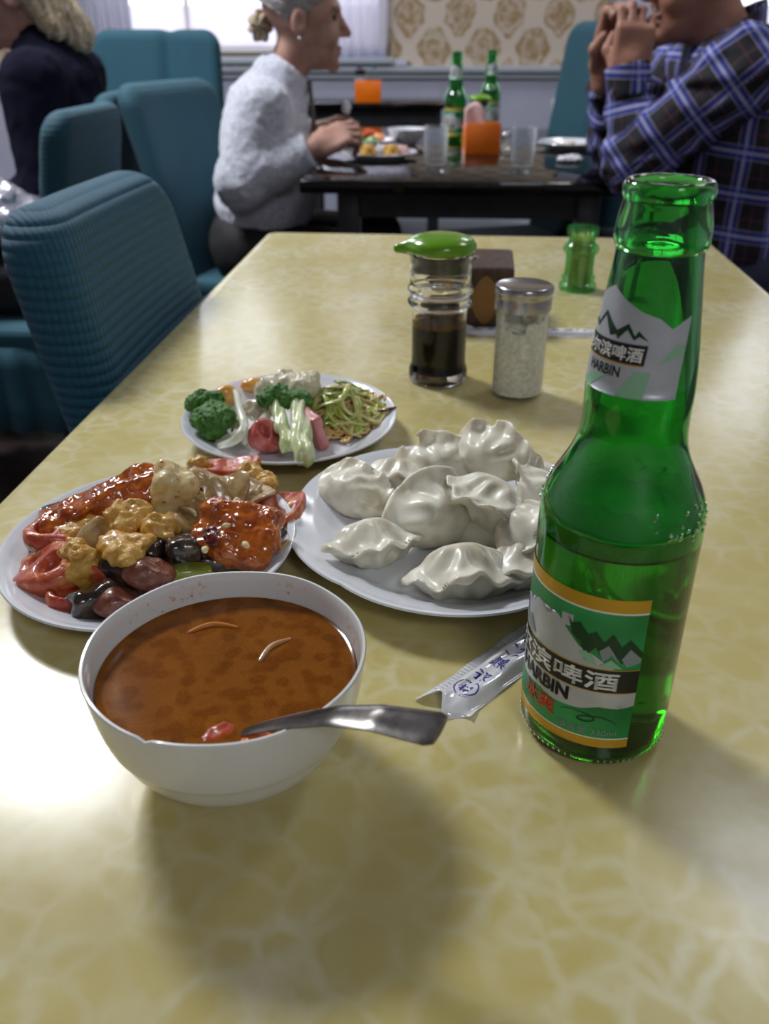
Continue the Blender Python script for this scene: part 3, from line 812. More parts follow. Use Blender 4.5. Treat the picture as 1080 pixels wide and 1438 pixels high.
OUT = smooth_prof([(.0250, 0), (.0295, .0012), (.0318, .0045), (.0325, .010), (.0325, .030), (.0325, .060), (.0325, .090), (.0325, .110), (.0316, .1175), (.0290, .1245), (.0252, .1315), (.0220, .1385), (.0203, .1455),
                   (.0199, .1530), (.0200, .1640), (.0192, .1760), (.0177, .1890), (.0164, .2000), (.0152, .2105), (.0149, .2140)], 4)
LIP = [(.0153, .2143), (.0160, .2155)] + smooth_prof([(.0163, .2175), (.0163, .2205), (.0157, .2245), (.0149, .2285), (.0147, .2300)], 3) + smooth_prof([(.0150, .2308), (.0154, .2325), (.0153, .2345), (.0146, .2358), (.0133, .2364), (.0120, .2358), (.0112, .2340), (.0110, .2300)], 3)
INN = smooth_prof([(.0110, .2290), (.0117, .2150), (.0128, .2060), (.0145, .1920), (.0168, .1720), (.0176, .1600), (.0176, .1480), (.0190, .1400), (.0225, .1320), (.0265, .1235), (.0290, .1160), (.0299, .1080), (.0300, .090), (.0300, .050), (.0300, .012), (.0280, .0055), (.0180, .0050), (.0, .0075)], 4)
def rad_at(prof, z):
    p = sorted(prof, key=lambda q: q[1])
    return float(np.interp(z, [q[1] for q in p], [q[0] for q in p]))
def wrap(v, off, z0=0):
    out = []
    for u, z in v:
        r = rad_at(OUT, z + z0); rr = r + off
        a = -PI / 2 + u / r
        out.append((rr * math.cos(a), rr * math.sin(a), z + z0))
    return out
def print_obj(name, vf, off, m, parent, z0=0):
    v, f = vf
    return mesh_obj(name, wrap(v, off, z0), f, m, parent, True)
def flatmat(name, c, rough=.35, metal=0, c2=None, ns=300): return mat(name, c, rough, metal=metal, col2=c2, nscale=ns)
p_green = mat('label_green', (10, 116, 50), .35, col2=(48, 160, 88), nscale=38, ndetail=1)
p_gold = flatmat('label_gold', (206, 160, 46), .35, .3)
p_black = flatmat('label_black', (22, 24, 24), .4)
p_white = mat('label_silver', (196, 198, 204), .35, metal=.2, col2=(178, 184, 188), nscale=60)
p_line = flatmat('label_white', (236, 236, 230), .4)
p_red = flatmat('label_red', (208, 62, 34), .4)
p_dkgreen = flatmat('label_dark_green', (12, 62, 34), .4)
p_grey = flatmat('label_grey', (140, 150, 150), .4)
p_pale = flatmat('label_pale_green', (146, 196, 160), .4)
def make_bottle(loc, rz, label, hero=True, fill=.1035, group=None):
    e = empty('beer_bottle', loc, rz)
    n = 96 if hero else 48
    prof = [(0, .0030), (.0200, .0016)] + OUT + LIP + INN
    g = lathe('bottle_glass', prof, m_green, e, n, 70)
    ol = .00025
    liq = [(0, .0074)] + [(max(0, r + ol), z - ol) for r, z in reversed(INN) if z < fill and r > .001] + [(rad_at(INN, fill) + ol, fill)] + [(rad_at(INN, fill) * k, fill) for k in (.8, .5, .25)] + [(0, fill)]
    lathe('beer', liq, m_beer, e, n, 60)
    if hero:
        r0 = rad_at(INN, fill + .003) - .0002
        fo = [(0, fill + .0002), (r0 * .97, fill + .0002), (r0, fill + .001), (rad_at(INN, fill + .0080) - .0003, fill + .0080), (r0 * .92, fill + .0062), (r0 * .7, fill + .0056), (r0 * .35, fill + .0053), (0, fill + .0052)]
        lathe('foam', fo, m_foam, e, n, 60)
        ff_ = [(rad_at(INN, z) - .0006, z) for z in np.linspace(fill + .0085, .1340, 14)]
        lathe('foam_film', ff_ + [(r - .0002, z) for r, z in reversed(ff_)], m_film_foam, e, n, 60, close=True)
        # moulded relief: lumps round the shoulder and knurls round the heel
        vv, ff = [], []
        rnd = random.Random(3)
        for a0, a1 in ((-175, -128), (-22, 40), (80, 130)):
            for k in range(26):
                a = math.radians(rnd.uniform(a0, a1)); z = rnd.uniform(.1105, .1225)
                r = rad_at(OUT, z) + .0001
                d = Vector((math.cos(a), math.sin(a), 0)); s = Vector((-math.sin(a), math.cos(a), 0))
                p = d * r + Vector((0, 0, z)); q = p + s * rnd.uniform(-.0022, .0022) + Vector((0, 0, rnd.uniform(.0005, .0024)))
                qr = rad_at(OUT, q.z) + .0001; q2 = Vector((q.x, q.y, 0)).normalized() * qr; q = Vector((q2.x, q2.y, q.z))
                tv, tf = tube_vf([p, (p + q) / 2 + d * .0002, q], [.0004, .0006, .0004], 6, 1, (.3, .2, .93), True, len(vv))
                vv += tv; ff += tf
        mesh_obj('moulded_relief', vv, ff, m_green, e, True)['kind'] = 'stuff'
        vv, ff = [], []
        for k in range(72):
            a = 2 * PI * k / 72; z = .0052; r = rad_at(OUT, z) + .0001
            p = Vector((math.cos(a) * r, math.sin(a) * r, z))
            tv, tf = tube_vf([p - Vector((0, 0, .0009)), p, p + Vector((0, 0, .0009))], [.0003, .00055, .0003], 6, 1, (.3, .2, .1), True, len(vv))
            vv += tv; ff += tf
        mesh_obj('heel_knurl', vv, ff, m_green, e, True)['kind'] = 'stuff'
    # ---- body label
    Z0 = .0135; hw = .0423
    lab = print_obj('front_label', poly_vf([(-hw, 0), (hw, 0), (hw, .075), (-hw, .075)]), .00020, p_green, e, Z0)
    def pr(nm, vf, lv, m): return print_obj(nm, vf, .00020 + .00010 * lv, m, lab, Z0)
    R = lambda x0, x1, y0, y1: poly_vf([(x0, y0), (x1, y0), (x1, y1), (x0, y1)])
    pr('gold_band', R(-hw, hw, .0690, .0750), 1, p_gold); pr('gold_band', R(-hw, hw, .0, .0045), 1, p_gold)
    pr('white_line', R(-hw, hw, .0682, .0690), 1, p_line); pr('white_line', R(-hw, hw, .0045, .0051), 1, p_line)
    mm = .001
    W = [(-42.3, 29.4), (42.3, 29.4), (42.3, 22.5), (36, 21.2), (28, 21.8), (20, 19.2), (9, 18.2), (0, 19.4), (-9, 18.2), (-20, 19.2), (-28, 21.8), (-36, 21.2), (-42.3, 22.5)]
    pr('silver_field', poly_vf([(x * mm, y * mm) for x, y in W]), 1, p_white)
    W2 = [(-42.3, 41.4), (32, 41.4), (24, 47), (17, 50), (11, 56), (6, 61), (0, 58), (-6, 61), (-14, 54), (-22, 49), (-42.3, 47)]
    pr('silver_field', poly_vf([(x * mm, y * mm) for x, y in W2]), 1, p_white)
    pr('silver_flag', poly_vf([(x * mm, y * mm) for x, y in [(8, 57), (13.2, 58), (13.2, 63.5), (8, 63)]]), 1, p_white)
    dkm = [(11, 62.5), (13, 60), (16, 61.5), (20, 57), (23, 59), (26.5, 54.5), (29.5, 59), (33.5, 53), (36.5, 56.5), (42.2, 50), (42.2, 47.2), (37.5, 50.5), (34.5, 44.5), (30, 50.5), (27.5, 45), (23.5, 51.5), (20, 46.5), (17, 52), (13.5, 55)]
    pr('mountain', poly_vf([(x * mm, y * mm) for x, y in dkm]), 2, p_dkgreen)
    for pts, mt in (([(25, 50), (28.3, 53.4), (31, 49.5), (33.2, 45), (30, 48.5), (27, 45)], p_grey), ([(34, 47), (37, 52), (42, 47), (42, 45.2), (36.5, 43.2)], p_grey),
                    ([(20, 49), (23, 46), (25, 42.2), (20, 44), (17, 47.5)], p_pale), ([(25, 42.2), (30, 46.5), (35, 42.2)], p_pale), ([(-30, 44), (-22, 52), (-16, 47), (-11, 50), (-6, 43)], p_grey)):
        pr('facet', poly_vf([(x * mm, y * mm) for x, y in pts]), 3, mt)
    pr('black_band', R(-hw, hw, .0296, .0410), 2, p_black)
    pr('gold_line', R(-hw, hw, .0410, .0414), 2, p_gold); pr('gold_line', R(-hw, hw, .0292, .0296), 2, p_gold)
    pr('lettering', bold(text_vf('哈尔滨啤酒', .0700, .0088, -.0008, .0353, .0), .00020), 3, p_line)
    pr('lettering', bold(text_vf('HARBIN', .0300, .0066, 0, .0248, .015), .0002), 3, p_black)
    pr('lettering', bold(text_vf('冰爽', .0190, .0086, 0, .0140, .0), .00016), 3, p_red)
    pr('lettering', text_vf('净含量 330ml', .0250, .0038, .0242, .0083, 0), 3, p_grey)
    # swoosh line
    sw = [(12, 15.6), (17, 17.6), (23, 17.2), (27, 15.0), (24, 13.2), (20, 13.8), (22, 15.6), (29, 16.4), (34, 14.6), (36, 12.6)]
    sp = smooth_prof([(x * mm, y * mm) for x, y in sw], 4)
    V, F = [], []
    for i, (x, y) in enumerate(sp):
        a = sp[min(i + 1, len(sp) - 1)]; b = sp[max(i - 1, 0)]
        t = Vector((a[0] - b[0], a[1] - b[1])); t.normalize()
        w = .00028 * (1 - abs(2 * i / (len(sp) - 1) - 1)) + .00008
        V += [(x - t.y * w, y + t.x * w), (x + t.y * w, y - t.x * w)]
        if i: F.append((2 * i - 2, 2 * i - 1, 2 * i + 1, 2 * i))
    pr('swoosh', (np.array(V), F), 3, p_black)
    # ---- neck label
    Zn = .1652
    top = [(29, 29), (26, 27.6), (22, 25), (17, 28.5), (11, 30.2), (4, 33.5), (-2, 37.4), (-8, 34.5), (-14, 30.5), (-20, 27.5), (-26, 29)]
    nb = print_obj('neck_label', poly_vf([(-27 * mm, 0), (29 * mm, 0)] + [(x * mm, y * mm) for x, y in top]), .0002, p_white, e, Zn)
    def pn(nm, vf, lv, m): return print_obj(nm, vf, .00020 + .00010 * lv, m, nb, Zn)
    pn('black_band', poly_vf([(-15.2 * mm, 12.2 * mm), (15.2 * mm, 12.2 * mm), (15.2 * mm, 19.2 * mm), (-15.2 * mm, 19.2 * mm)]), 1, p_black)
    pn('gold_line', poly_vf([(-15.2 * mm, 11.7 * mm), (15.2 * mm, 11.7 * mm), (15.2 * mm, 12.2 * mm), (-15.2 * mm, 12.2 * mm)]), 1, p_gold)
    pn('lettering', bold(text_vf('哈尔滨啤酒', .0282, .0050, 0, .0157, .0), .00010), 2, p_line)
    pn('lettering', text_vf('HARBIN', .0150, .0038, 0, .0088, .02), 1, p_black)
    pn('mountain', poly_vf([(x * mm, y * mm) for x, y in [(-13, 22.5), (-10, 24.5), (-8, 23), (-3.5, 28.5), (.5, 25), (3, 23), (4.5, 24), (7, 26), (10, 22), (11, 24), (15, 20.5), (11.5, 22), (10, 20.5), (7, 23.8), (4, 20), (3, 21.5), (.5, 20.5), (-3.6, 26.8), (-8, 21.5), (-10.5, 22.8)]]), 1, p_dkgreen)
    pn('facet', poly_vf([(x * mm, y * mm) for x, y in [(-16, .2), (-6, .2), (3, 7.4), (-4, 5.8)]]), 1, p_pale)
    pn('facet', poly_vf([(x * mm, y * mm) for x, y in [(7, .2), (17, .2), (18, 10), (12.5, 10)]]), 1, p_pale)
    pn('facet', poly_vf([(x * mm, y * mm) for x, y in [(20, 13), (28.5, 16.2), (28.5, 19.5), (25, 19.5)]]), 1, p_pale)
    pn('facet', poly_vf([(x * mm, y * mm) for x, y in [(-26, 8), (-18, 11), (-20, 22), (-26, 19)]]), 1, p_grey)
    tag(e, label, 'bottle', group); return e
make_bottle((.0955, .3080, TZ), math.radians(-62), 'open green beer bottle with foam standing on the yellow table')

# ================================================================== SOY SAUCE JAR
m_clear = mat('clear_glass', (.97, .98, .97, 1), .0, trans=1, ior=1.46)
e = empty('soy_sauce_jar', (.0490, .7630, TZ))
jo = smooth_prof([(.0225, 0), (.0258, .0015), (.0268, .006), (.0266, .011), (.0252, .0155), (.0246, .020), (.0246, .045), (.0247, .066)], 3) + smooth_prof([(.0250, .068), (.0282, .0705), (.0287, .0735), (.0268, .0765), (.0266, .078), (.0284, .081), (.0288, .0845), (.0266, .0885)], 3) + [(.0268, .092), (.0268, .110), (.0282, .1115), (.0282, .1145)]
ji = [(.0242, .1145), (.0242, .092), (.0236, .088), (.0240, .080), (.0228, .068), (.0224, .020), (.0220, .010), (.0150, .0075), (0, .007)]
lathe('jar_glass', [(0, .002), (.0200, .001)] + jo + ji, m_clear, e, 64, 60)
m_soy = mat('soy_sauce', (6, 3, 2), .25, spec=.15)
lathe('soy_sauce', [(0, .0068), (.0150, .0073), (.0226, .0098), (.0238, .020), (.0239, .0512), (.0239, .0520), (.0230, .0514), (.0, .0512)], m_soy, e, 64, 50)
lathe('sauce_film', [(.02385, .0522), (.0240, .0522), (.0241, .0575), (.0239, .0575)], mat('soy_film', (150, 84, 24), .2, trans=.5), e, 64, 60, close=True)
lathe('stopper', [(0, .1000), (.0225, .1000), (.0236, .1010), (.0238, .1060), (.0238, .1140), (0, .1140)], mat('stopper_plastic', (66, 92, 34), .4, col2=(84, 60, 30), nscale=60, lo=.45, hi=.55), e, 48, 40)
m_lid = mat('green_plastic', (104, 158, 20), .22, col2=(96, 150, 16), nscale=30, coat=.5, coat_rough=.08)
def lidf(P):
    d = ell(P, (0, 0, .1190), (.0300, .0295, .0150))
    d = smax(d, .1148 - P[:, 2], .003)
    d = smax(d, P[:, 2] - .1325, .010)
    s = rcone(P, (-.018, 0, .1205), (-.0375, -.001, .1180), .0072, .0040)
    return smin(d, s, .007)
sdf_obj('lid', lidf, (-.046, -.034, .110), (.034, .034, .138), .0013, m_lid, e)
tag(e, 'glass soy sauce jar half full with green spouted lid', 'jar')

# ================================================================== SALT JAR
e = empty('salt_jar', (.1165, .7240, TZ))
lathe('jar_glass', [(0, .0016), (.0195, .0016), (.0200, 0), (.0215, .0006), (.0226, .0030), (.0229, .008), (.0230, .0830), (.0216, .0835), (.0214, .0080), (.0195, .0045), (0, .0040)], m_thin, e, 64, 50)
m_salt = mat('coarse_salt', (244, 242, 236), .5, col2=(222, 218, 206), nscale=260, ndetail=3, bump=.7, bscale=300, bdist=.0015, sss=.2, col3=(150, 110, 70), n3=330, lo3=.74, hi3=.78)
def saltf(P):
    r = np.hypot(P[:, 0], P[:, 1])
    d = np.maximum(r - .0212 - .00022, .0041 - P[:, 2])
    top = .066 + .012 * vnoise(P * np.array([1, 1, 0]), 70, 3) + .006 * vnoise(P * np.array([1, 1, 0]), 220, 5)
    wall = (r > .0185)
    t2 = np.where(wall, top + .014 * np.clip(vnoise(P, 160, 8) + .4, 0, 1), top)
    return np.maximum(d, P[:, 2] - t2) + .0004 * vnoise(P, 900, 2)
sdf_obj('salt', saltf, (-.0235, -.0235, .002), (.0235, .0235, .0815), .0009, m_salt, e)
m_chrome = mat('chrome', (176, 174, 176), .22, metal=1, col2=(170, 170, 172), nscale=8)
lathe('lid', [(.0233, .0770), (.0237, .0772), (.0238, .0865), (.0234, .0888), (.0240, .0900), (.0244, .0910), (.0244, .0950), (.0238, .0965), (.0230, .0970), (.0222, .0966), (.0, .0968)], m_chrome, e, 72, 40)
tag(e, 'short glass jar of white salt with a chrome screw lid', 'jar')

# ================================================================== WOODEN TISSUE BOX
def wood_box_mat():
    m = bpy.data.materials.new('carved_wood'); m.use_nodes = True; nt = m.node_tree; p = nt.nodes['Principled BSDF']; L = nt.links.new
    tc = nd(nt, 'ShaderNodeTexCoord'); n = nd(nt, 'ShaderNodeTexNoise'); n.inputs['Scale'].default_value = 160; n.inputs['Detail'].default_value = 5; L(tc.outputs['Object'], n.inputs['Vector'])
    cr = nd(nt, 'ShaderNodeValToRGB'); L(n.outputs['Fac'], cr.inputs[0]); e = cr.color_ramp.elements
    e[0].position = .35; e[0].color = srgb(42, 26, 20); e[1].position = .7; e[1].color = srgb(82, 56, 42)
    L(cr.outputs[0], p.inputs['Base Color']); p.inputs['Roughness'].default_value = .5
    bp = nd(nt, 'ShaderNodeBump'); bp.inputs['Strength'].default_value = .4; bp.inputs['Distance'].default_value = .001; L(n.outputs['Fac'], bp.inputs['Height']); L(bp.outputs[0], p.inputs['Normal'])
    return m
m_wb = wood_box_mat()
e = empty('tissue_box', (.0925, .9640, TZ), math.radians(-6))
def boxf(P):
    d = rbox(P, (0, 0, .033), (.0480, .0480, .033), .003)
    hole = np.maximum(np.hypot(P[:, 0] + .005, P[:, 1] - .002) - .0135, .015 - P[:, 2])
    return np.maximum(d, -hole)
sdf_obj('box_body', boxf, (-.053, -.053, -.004), (.053, .053, .071), .0022, m_wb, e)
def leaf_mat():
    m = bpy.data.materials.new('carved_leaf_panel'); m.use_nodes = True; nt = m.node_tree; p = nt.nodes['Principled BSDF']; L = nt.links.new
    tc = nd(nt, 'ShaderNodeTexCoord'); mp = nd(nt, 'ShaderNodeMapping'); mp.inputs['Scale'].default_value = (1.8, 1, 1); L(tc.outputs['Object'], mp.inputs[0])
    w = nd(nt, 'ShaderNodeTexWave', wave_type='RINGS', rings_direction='Y'); w.inputs['Scale'].default_value = 120; w.inputs['Distortion'].default_value = 5; w.inputs['Detail'].default_value = 2
    w.inputs['Detail Scale'].default_value = 60 ; L(mp.outputs[0], w.inputs['Vector'])
    mx = nd(nt, 'ShaderNodeMix', data_type='RGBA'); L(w.outputs['Fac'], mx.inputs[0]); mx.inputs[6].default_value = srgb(100, 68, 36); mx.inputs[7].default_value = srgb(196, 148, 84)
    L(mx.outputs[2], p.inputs['Base Color']); p.inputs['Roughness'].default_value = .55
    bp = nd(nt, 'ShaderNodeBump'); bp.inputs['Strength'].default_value = .6; bp.inputs['Distance'].default_value = .001; L(w.outputs['Fac'], bp.inputs['Height']); L(bp.outputs[0], p.inputs['Normal'])
    return m
mlp = leaf_mat()
for k in range(2):
    v, f = [], []
    n = 24
    for i in range(n):
        t = 2 * PI * i / n; x = math.cos(t); z = math.sin(t)
        v.append((.0165 * x * (1 - .35 * abs(z)), 0, .026 * z))
    v += [(a * .8, -.0016, c * .85) for a, b, c in v]; v.append((0, -.0020, 0))
    for i in range(n): f.append((i, n + i, n + (i + 1) % n, (i + 1) % n)); f.append((n + i, 2 * n, n + (i + 1) % n))
    o = mesh_obj('carved_leaf', v, f, mlp, e, True); o.location = (-.021 + .040 * k, -.0478, .032)
tag(e, 'dark carved wooden box with a round hole in its top', 'box')

# ================================================================== TOOTHPICK HOLDER
e = empty('toothpick_holder', (.2400, 1.0850, TZ))
def green_plastic():
    m = bpy.data.materials.new('green_clear_plastic'); m.use_nodes = True; nt = m.node_tree; nt.nodes.remove(nt.nodes['Principled BSDF']); L = nt.links.new
    w = nd(nt, 'ShaderNodeLayerWeight'); w.inputs[0].default_value = .35
    c = nd(nt, 'ShaderNodeMix', data_type='RGBA'); L(w.outputs['Facing'], c.inputs[0]); c.inputs[6].default_value = (.86, .98, .82, 1); c.inputs[7].default_value = (.04, .62, .22, 1)  # shading of the rings put into the tint, darker where walls turn away
    t = nd(nt, 'ShaderNodeBsdfTransparent'); L(c.outputs[2], t.inputs[0])
    d = nd(nt, 'ShaderNodeBsdfTranslucent'); d.inputs[0].default_value = (.05, .72, .22, 1)
    x0 = nd(nt, 'ShaderNodeMixShader'); x0.inputs[0].default_value = .06; L(t.outputs[0], x0.inputs[1]); L(d.outputs[0], x0.inputs[2])
    g = nd(nt, 'ShaderNodeBsdfGlossy'); g.inputs['Roughness'].default_value = .08
    x = nd(nt, 'ShaderNodeMixShader'); x.inputs[0].default_value = .07; L(x0.outputs[0], x.inputs[1]); L(g.outputs[0], x.inputs[2]); L(x.outputs[0], nt.nodes['Material Output'].inputs[0])
    return m
m_gp = green_plastic()
to = smooth_prof([(.0215, 0), (.0226, .003), (.0222, .008), (.0190, .0105), (.0196, .0130), (.0206, .0160), (.0178, .0195), (.0172, .0260), (.0172, .0400), (.0182, .0440), (.0212, .0475), (.0213, .0515), (.0188, .0555), (.0160, .0580), (.0160, .0640), (.0186, .0670), (.0197, .0715), (.0184, .0760)], 3)
ti = [(.0160, .0760), (.0158, .066), (.0150, .058), (.0165, .050), (.0163, .020), (.0160, .005), (0, .004)]
lathe('holder_body', [(0, .001)] + to + ti, m_gp, e, 56, 60)
V, F = [], []; rnd = random.Random(2)
for k in range(70):
    a = rnd.uniform(0, 2 * PI); r = .0128 * math.sqrt(rnd.random()); r2 = r * 1.05
    p = Vector((r * math.cos(a), r * math.sin(a), .0045)); q = Vector((r2 * math.cos(a + .25), r2 * math.sin(a + .25), .0045 + rnd.uniform(.060, .065)))
    tv, tf = tube_vf([p, p.lerp(q, .9), q], [.0010, .0010, .0003], 6, 1, (0, 1, 0), True, len(V)); V += tv; F += tf
o = mesh_obj('toothpicks', V, F, mat('toothpick_wood', (206, 190, 120), .6), None, True); o.location = e.location
tag(o, 'bundle of pale wooden toothpicks inside the green holder', 'toothpicks', kind='stuff')
tag(e, 'small translucent green plastic toothpick holder', 'holder')

# ================================================================== CHOPSTICK SLEEVES
def film_mat():
    m = bpy.data.materials.new('sleeve_film'); m.use_nodes = True; nt = m.node_tree; p = nt.nodes['Principled BSDF']
    p.inputs['Base Color'].default_value = srgb(246, 246, 252); p.inputs['Roughness'].default_value = .14; p.inputs['Coat Weight'].default_value = .6; p.inputs['Metallic'].default_value = .05
    p.inputs['Alpha'].default_value = .72
    return m
m_film = film_mat(); m_ink = flatmat('blue_ink', (44, 42, 150), .4); m_stick = mat('pale_stick', (242, 240, 236), .4)
def sleeve(name, loc, rz, length, label, hero):
    e = empty(name, loc, rz)
    v, f = [], []
    nx, ny = 60, 24
    def surf(t, u):           # t along, u across -1..1 : two stick ridges, flat crimped edge
        w = .0125
        x = t * length; y = u * w
        z = .0006 + .0046 * max(0, 1 - ((u + .42) / .36) ** 2) ** .5 * 1 + .0042 * max(0, 1 - ((u - .22) / .34) ** 2) ** .5
        z += .0004 * math.sin(40 * t + 6 * u)
        if t < .06:
            k = 1 - t / .06
            z = z * (1 - k) + k * (.0035 + .0035 * math.sin(u * 3.4 + .6)); y *= 1 + .12 * k; x += k * .004 * math.sin(u * 5)
        return x, y, z
    for i in range(nx + 1):
        for j in range(ny + 1):
            u = -1 + 2 * j / ny; v.append(surf(i / nx, u))
    for i in range(nx):
        for j in range(ny): a = i * (ny + 1) + j; f.append((a, a + ny + 1, a + ny + 2, a + 1))
    o = mesh_obj('film', v, f, m_film, e); md = o.modifiers.new('thick', 'SOLIDIFY'); md.thickness = .0003; md.offset = -1
    for y0 in (-.0052, .0028): tube('stick', [(length * .08, y0, .0030), (length * .97, y0, .0028)], [.0019, .0023], m_stick, e, 8)
    if hero:
        # crimp lines along the seal
        V, F = [], []
        for k in range(70):
            t = .05 + .9 * k / 70
            p0 = surf(t, .70); p1 = surf(t, .98)
            tv, tf = tube_vf([(p0[0], -0 + p0[1], p0[2] + .0002), (p1[0], p1[1], p1[2] + .0002)], .00035, 5, 1, (0, 0, 1), True, len(V)); V += tv; F += tf
        o = mesh_obj('crimp', V, F, m_film, e); o['kind'] = 'stuff'
        # the seal lies on the camera's right-hand side
    # blue print: ring emblem then five characters
    chars = '衣黑卫次筷' if hero else '衣黑卫次筷衣黑卫'
    vf = []
    for k, ch in enumerate(chars):
        tv, tf = text_vf(ch, .0078, .0085, 0, 0, .01)
        tv = np.stack([tv[:, 1] * 1 , -tv[:, 0]], 1) * 1
        tv[:, 0] += length * .155 + k * .0135; tv[:, 1] += -.0015
        vf.append((tv, tf))
    ring = []
    n = 28
    rv = np.array([(length * .085 + (.0062 if s else .0056) * math.cos(2 * PI * i / n), -.0015 + (.0062 if s else .0056) * math.sin(2 * PI * i / n)) for s in (0, 1) for i in range(n)])
    vf.append((rv, [(i, (i + 1) % n, n + (i + 1) % n, n + i) for i in range(n)]))
    tv, tf = text_vf('筷', .006, .006, length * .085, -.0015, .02); vf.append((tv, tf))
    V2, F2 = merge(*vf)
    P3 = []
    for x, y in V2:
        s = surf(max(.061, x / length), y / .0125); P3.append((x, y, s[2] + .0003))
    mesh_obj('blue_print', P3, F2, m_ink, e, True)
    tag(e, label, 'chopsticks', 'paper-thin plastic chopstick sleeves'); return e
sleeve('chopstick_sleeve', (.0270, .3140, TZ), math.radians(46), .185, 'torn clear chopstick sleeve with blue print between the bowl and beer bottle', True)
sleeve('chopstick_sleeve', (.0850, .9070, TZ), math.radians(-3.5), .185, 'sealed chopstick sleeve lying flat in front of the dark wooden box', False)
# ================================================================== FOOD (positions in metres)
DUMPLINGS = [
    ((-0.0221, 0.4997, 0.7670), (-52, 0, -38), 1, 1, 'plump dumpling at the back rim nearest the salad plate'),
    ((0.0077, 0.5234, 0.7670), (58, 0, -14), 0.95, 2, 'dumpling with a thin front seam beside the one nearest the salad'),
    ((0.0379, 0.5359, 0.7700), (-35, 0, 4), 1, 3, 'long wrinkled dumpling along the far rim of the plate'),
    ((0.0725, 0.5282, 0.7790), (-25, 0, -38), 1.05, 4, 'dumpling with an upright pointed tip on top of the heap'),
    ((0.0327, 0.4595, 0.7720), (-38, 0, 28), 1.18, 5, 'large folded dumpling in the middle of the heap'),
    ((0.0633, 0.4609, 0.7820), (62, 0, -58), 1.1, 6, 'dumpling with its seam hanging down on the front of the heap'),
    ((-0.0059, 0.4410, 0.7660), (68, 0, 24), 1, 7, 'single dumpling lying apart on the plate near the soup bowl'),
    ((0.0445, 0.4099, 0.7660), (68, 0, 6), 1.08, 8, 'dumpling with a wide flat seam at the front rim of the plate'),
    ((0.0814, 0.4404, 0.7760), (45, 0, 62), 1.05, 9, 'dumpling half hidden behind the beer bottle shoulder'),
    ((0.0816, 0.4189, 0.7660), (72, 0, 14), 1, 10, 'flat-seamed dumpling tucked behind the beer label'),
    ((0.1004, 0.5048, 0.7680), (-30, 0, 70), 1.05, 11, 'dumpling at the rim behind the beer bottle neck'),
    ((0.0574, 0.4613, 0.7640), (-60, 0, -20), 0.95, 12, 'dumpling buried under the middle of the heap'),
]
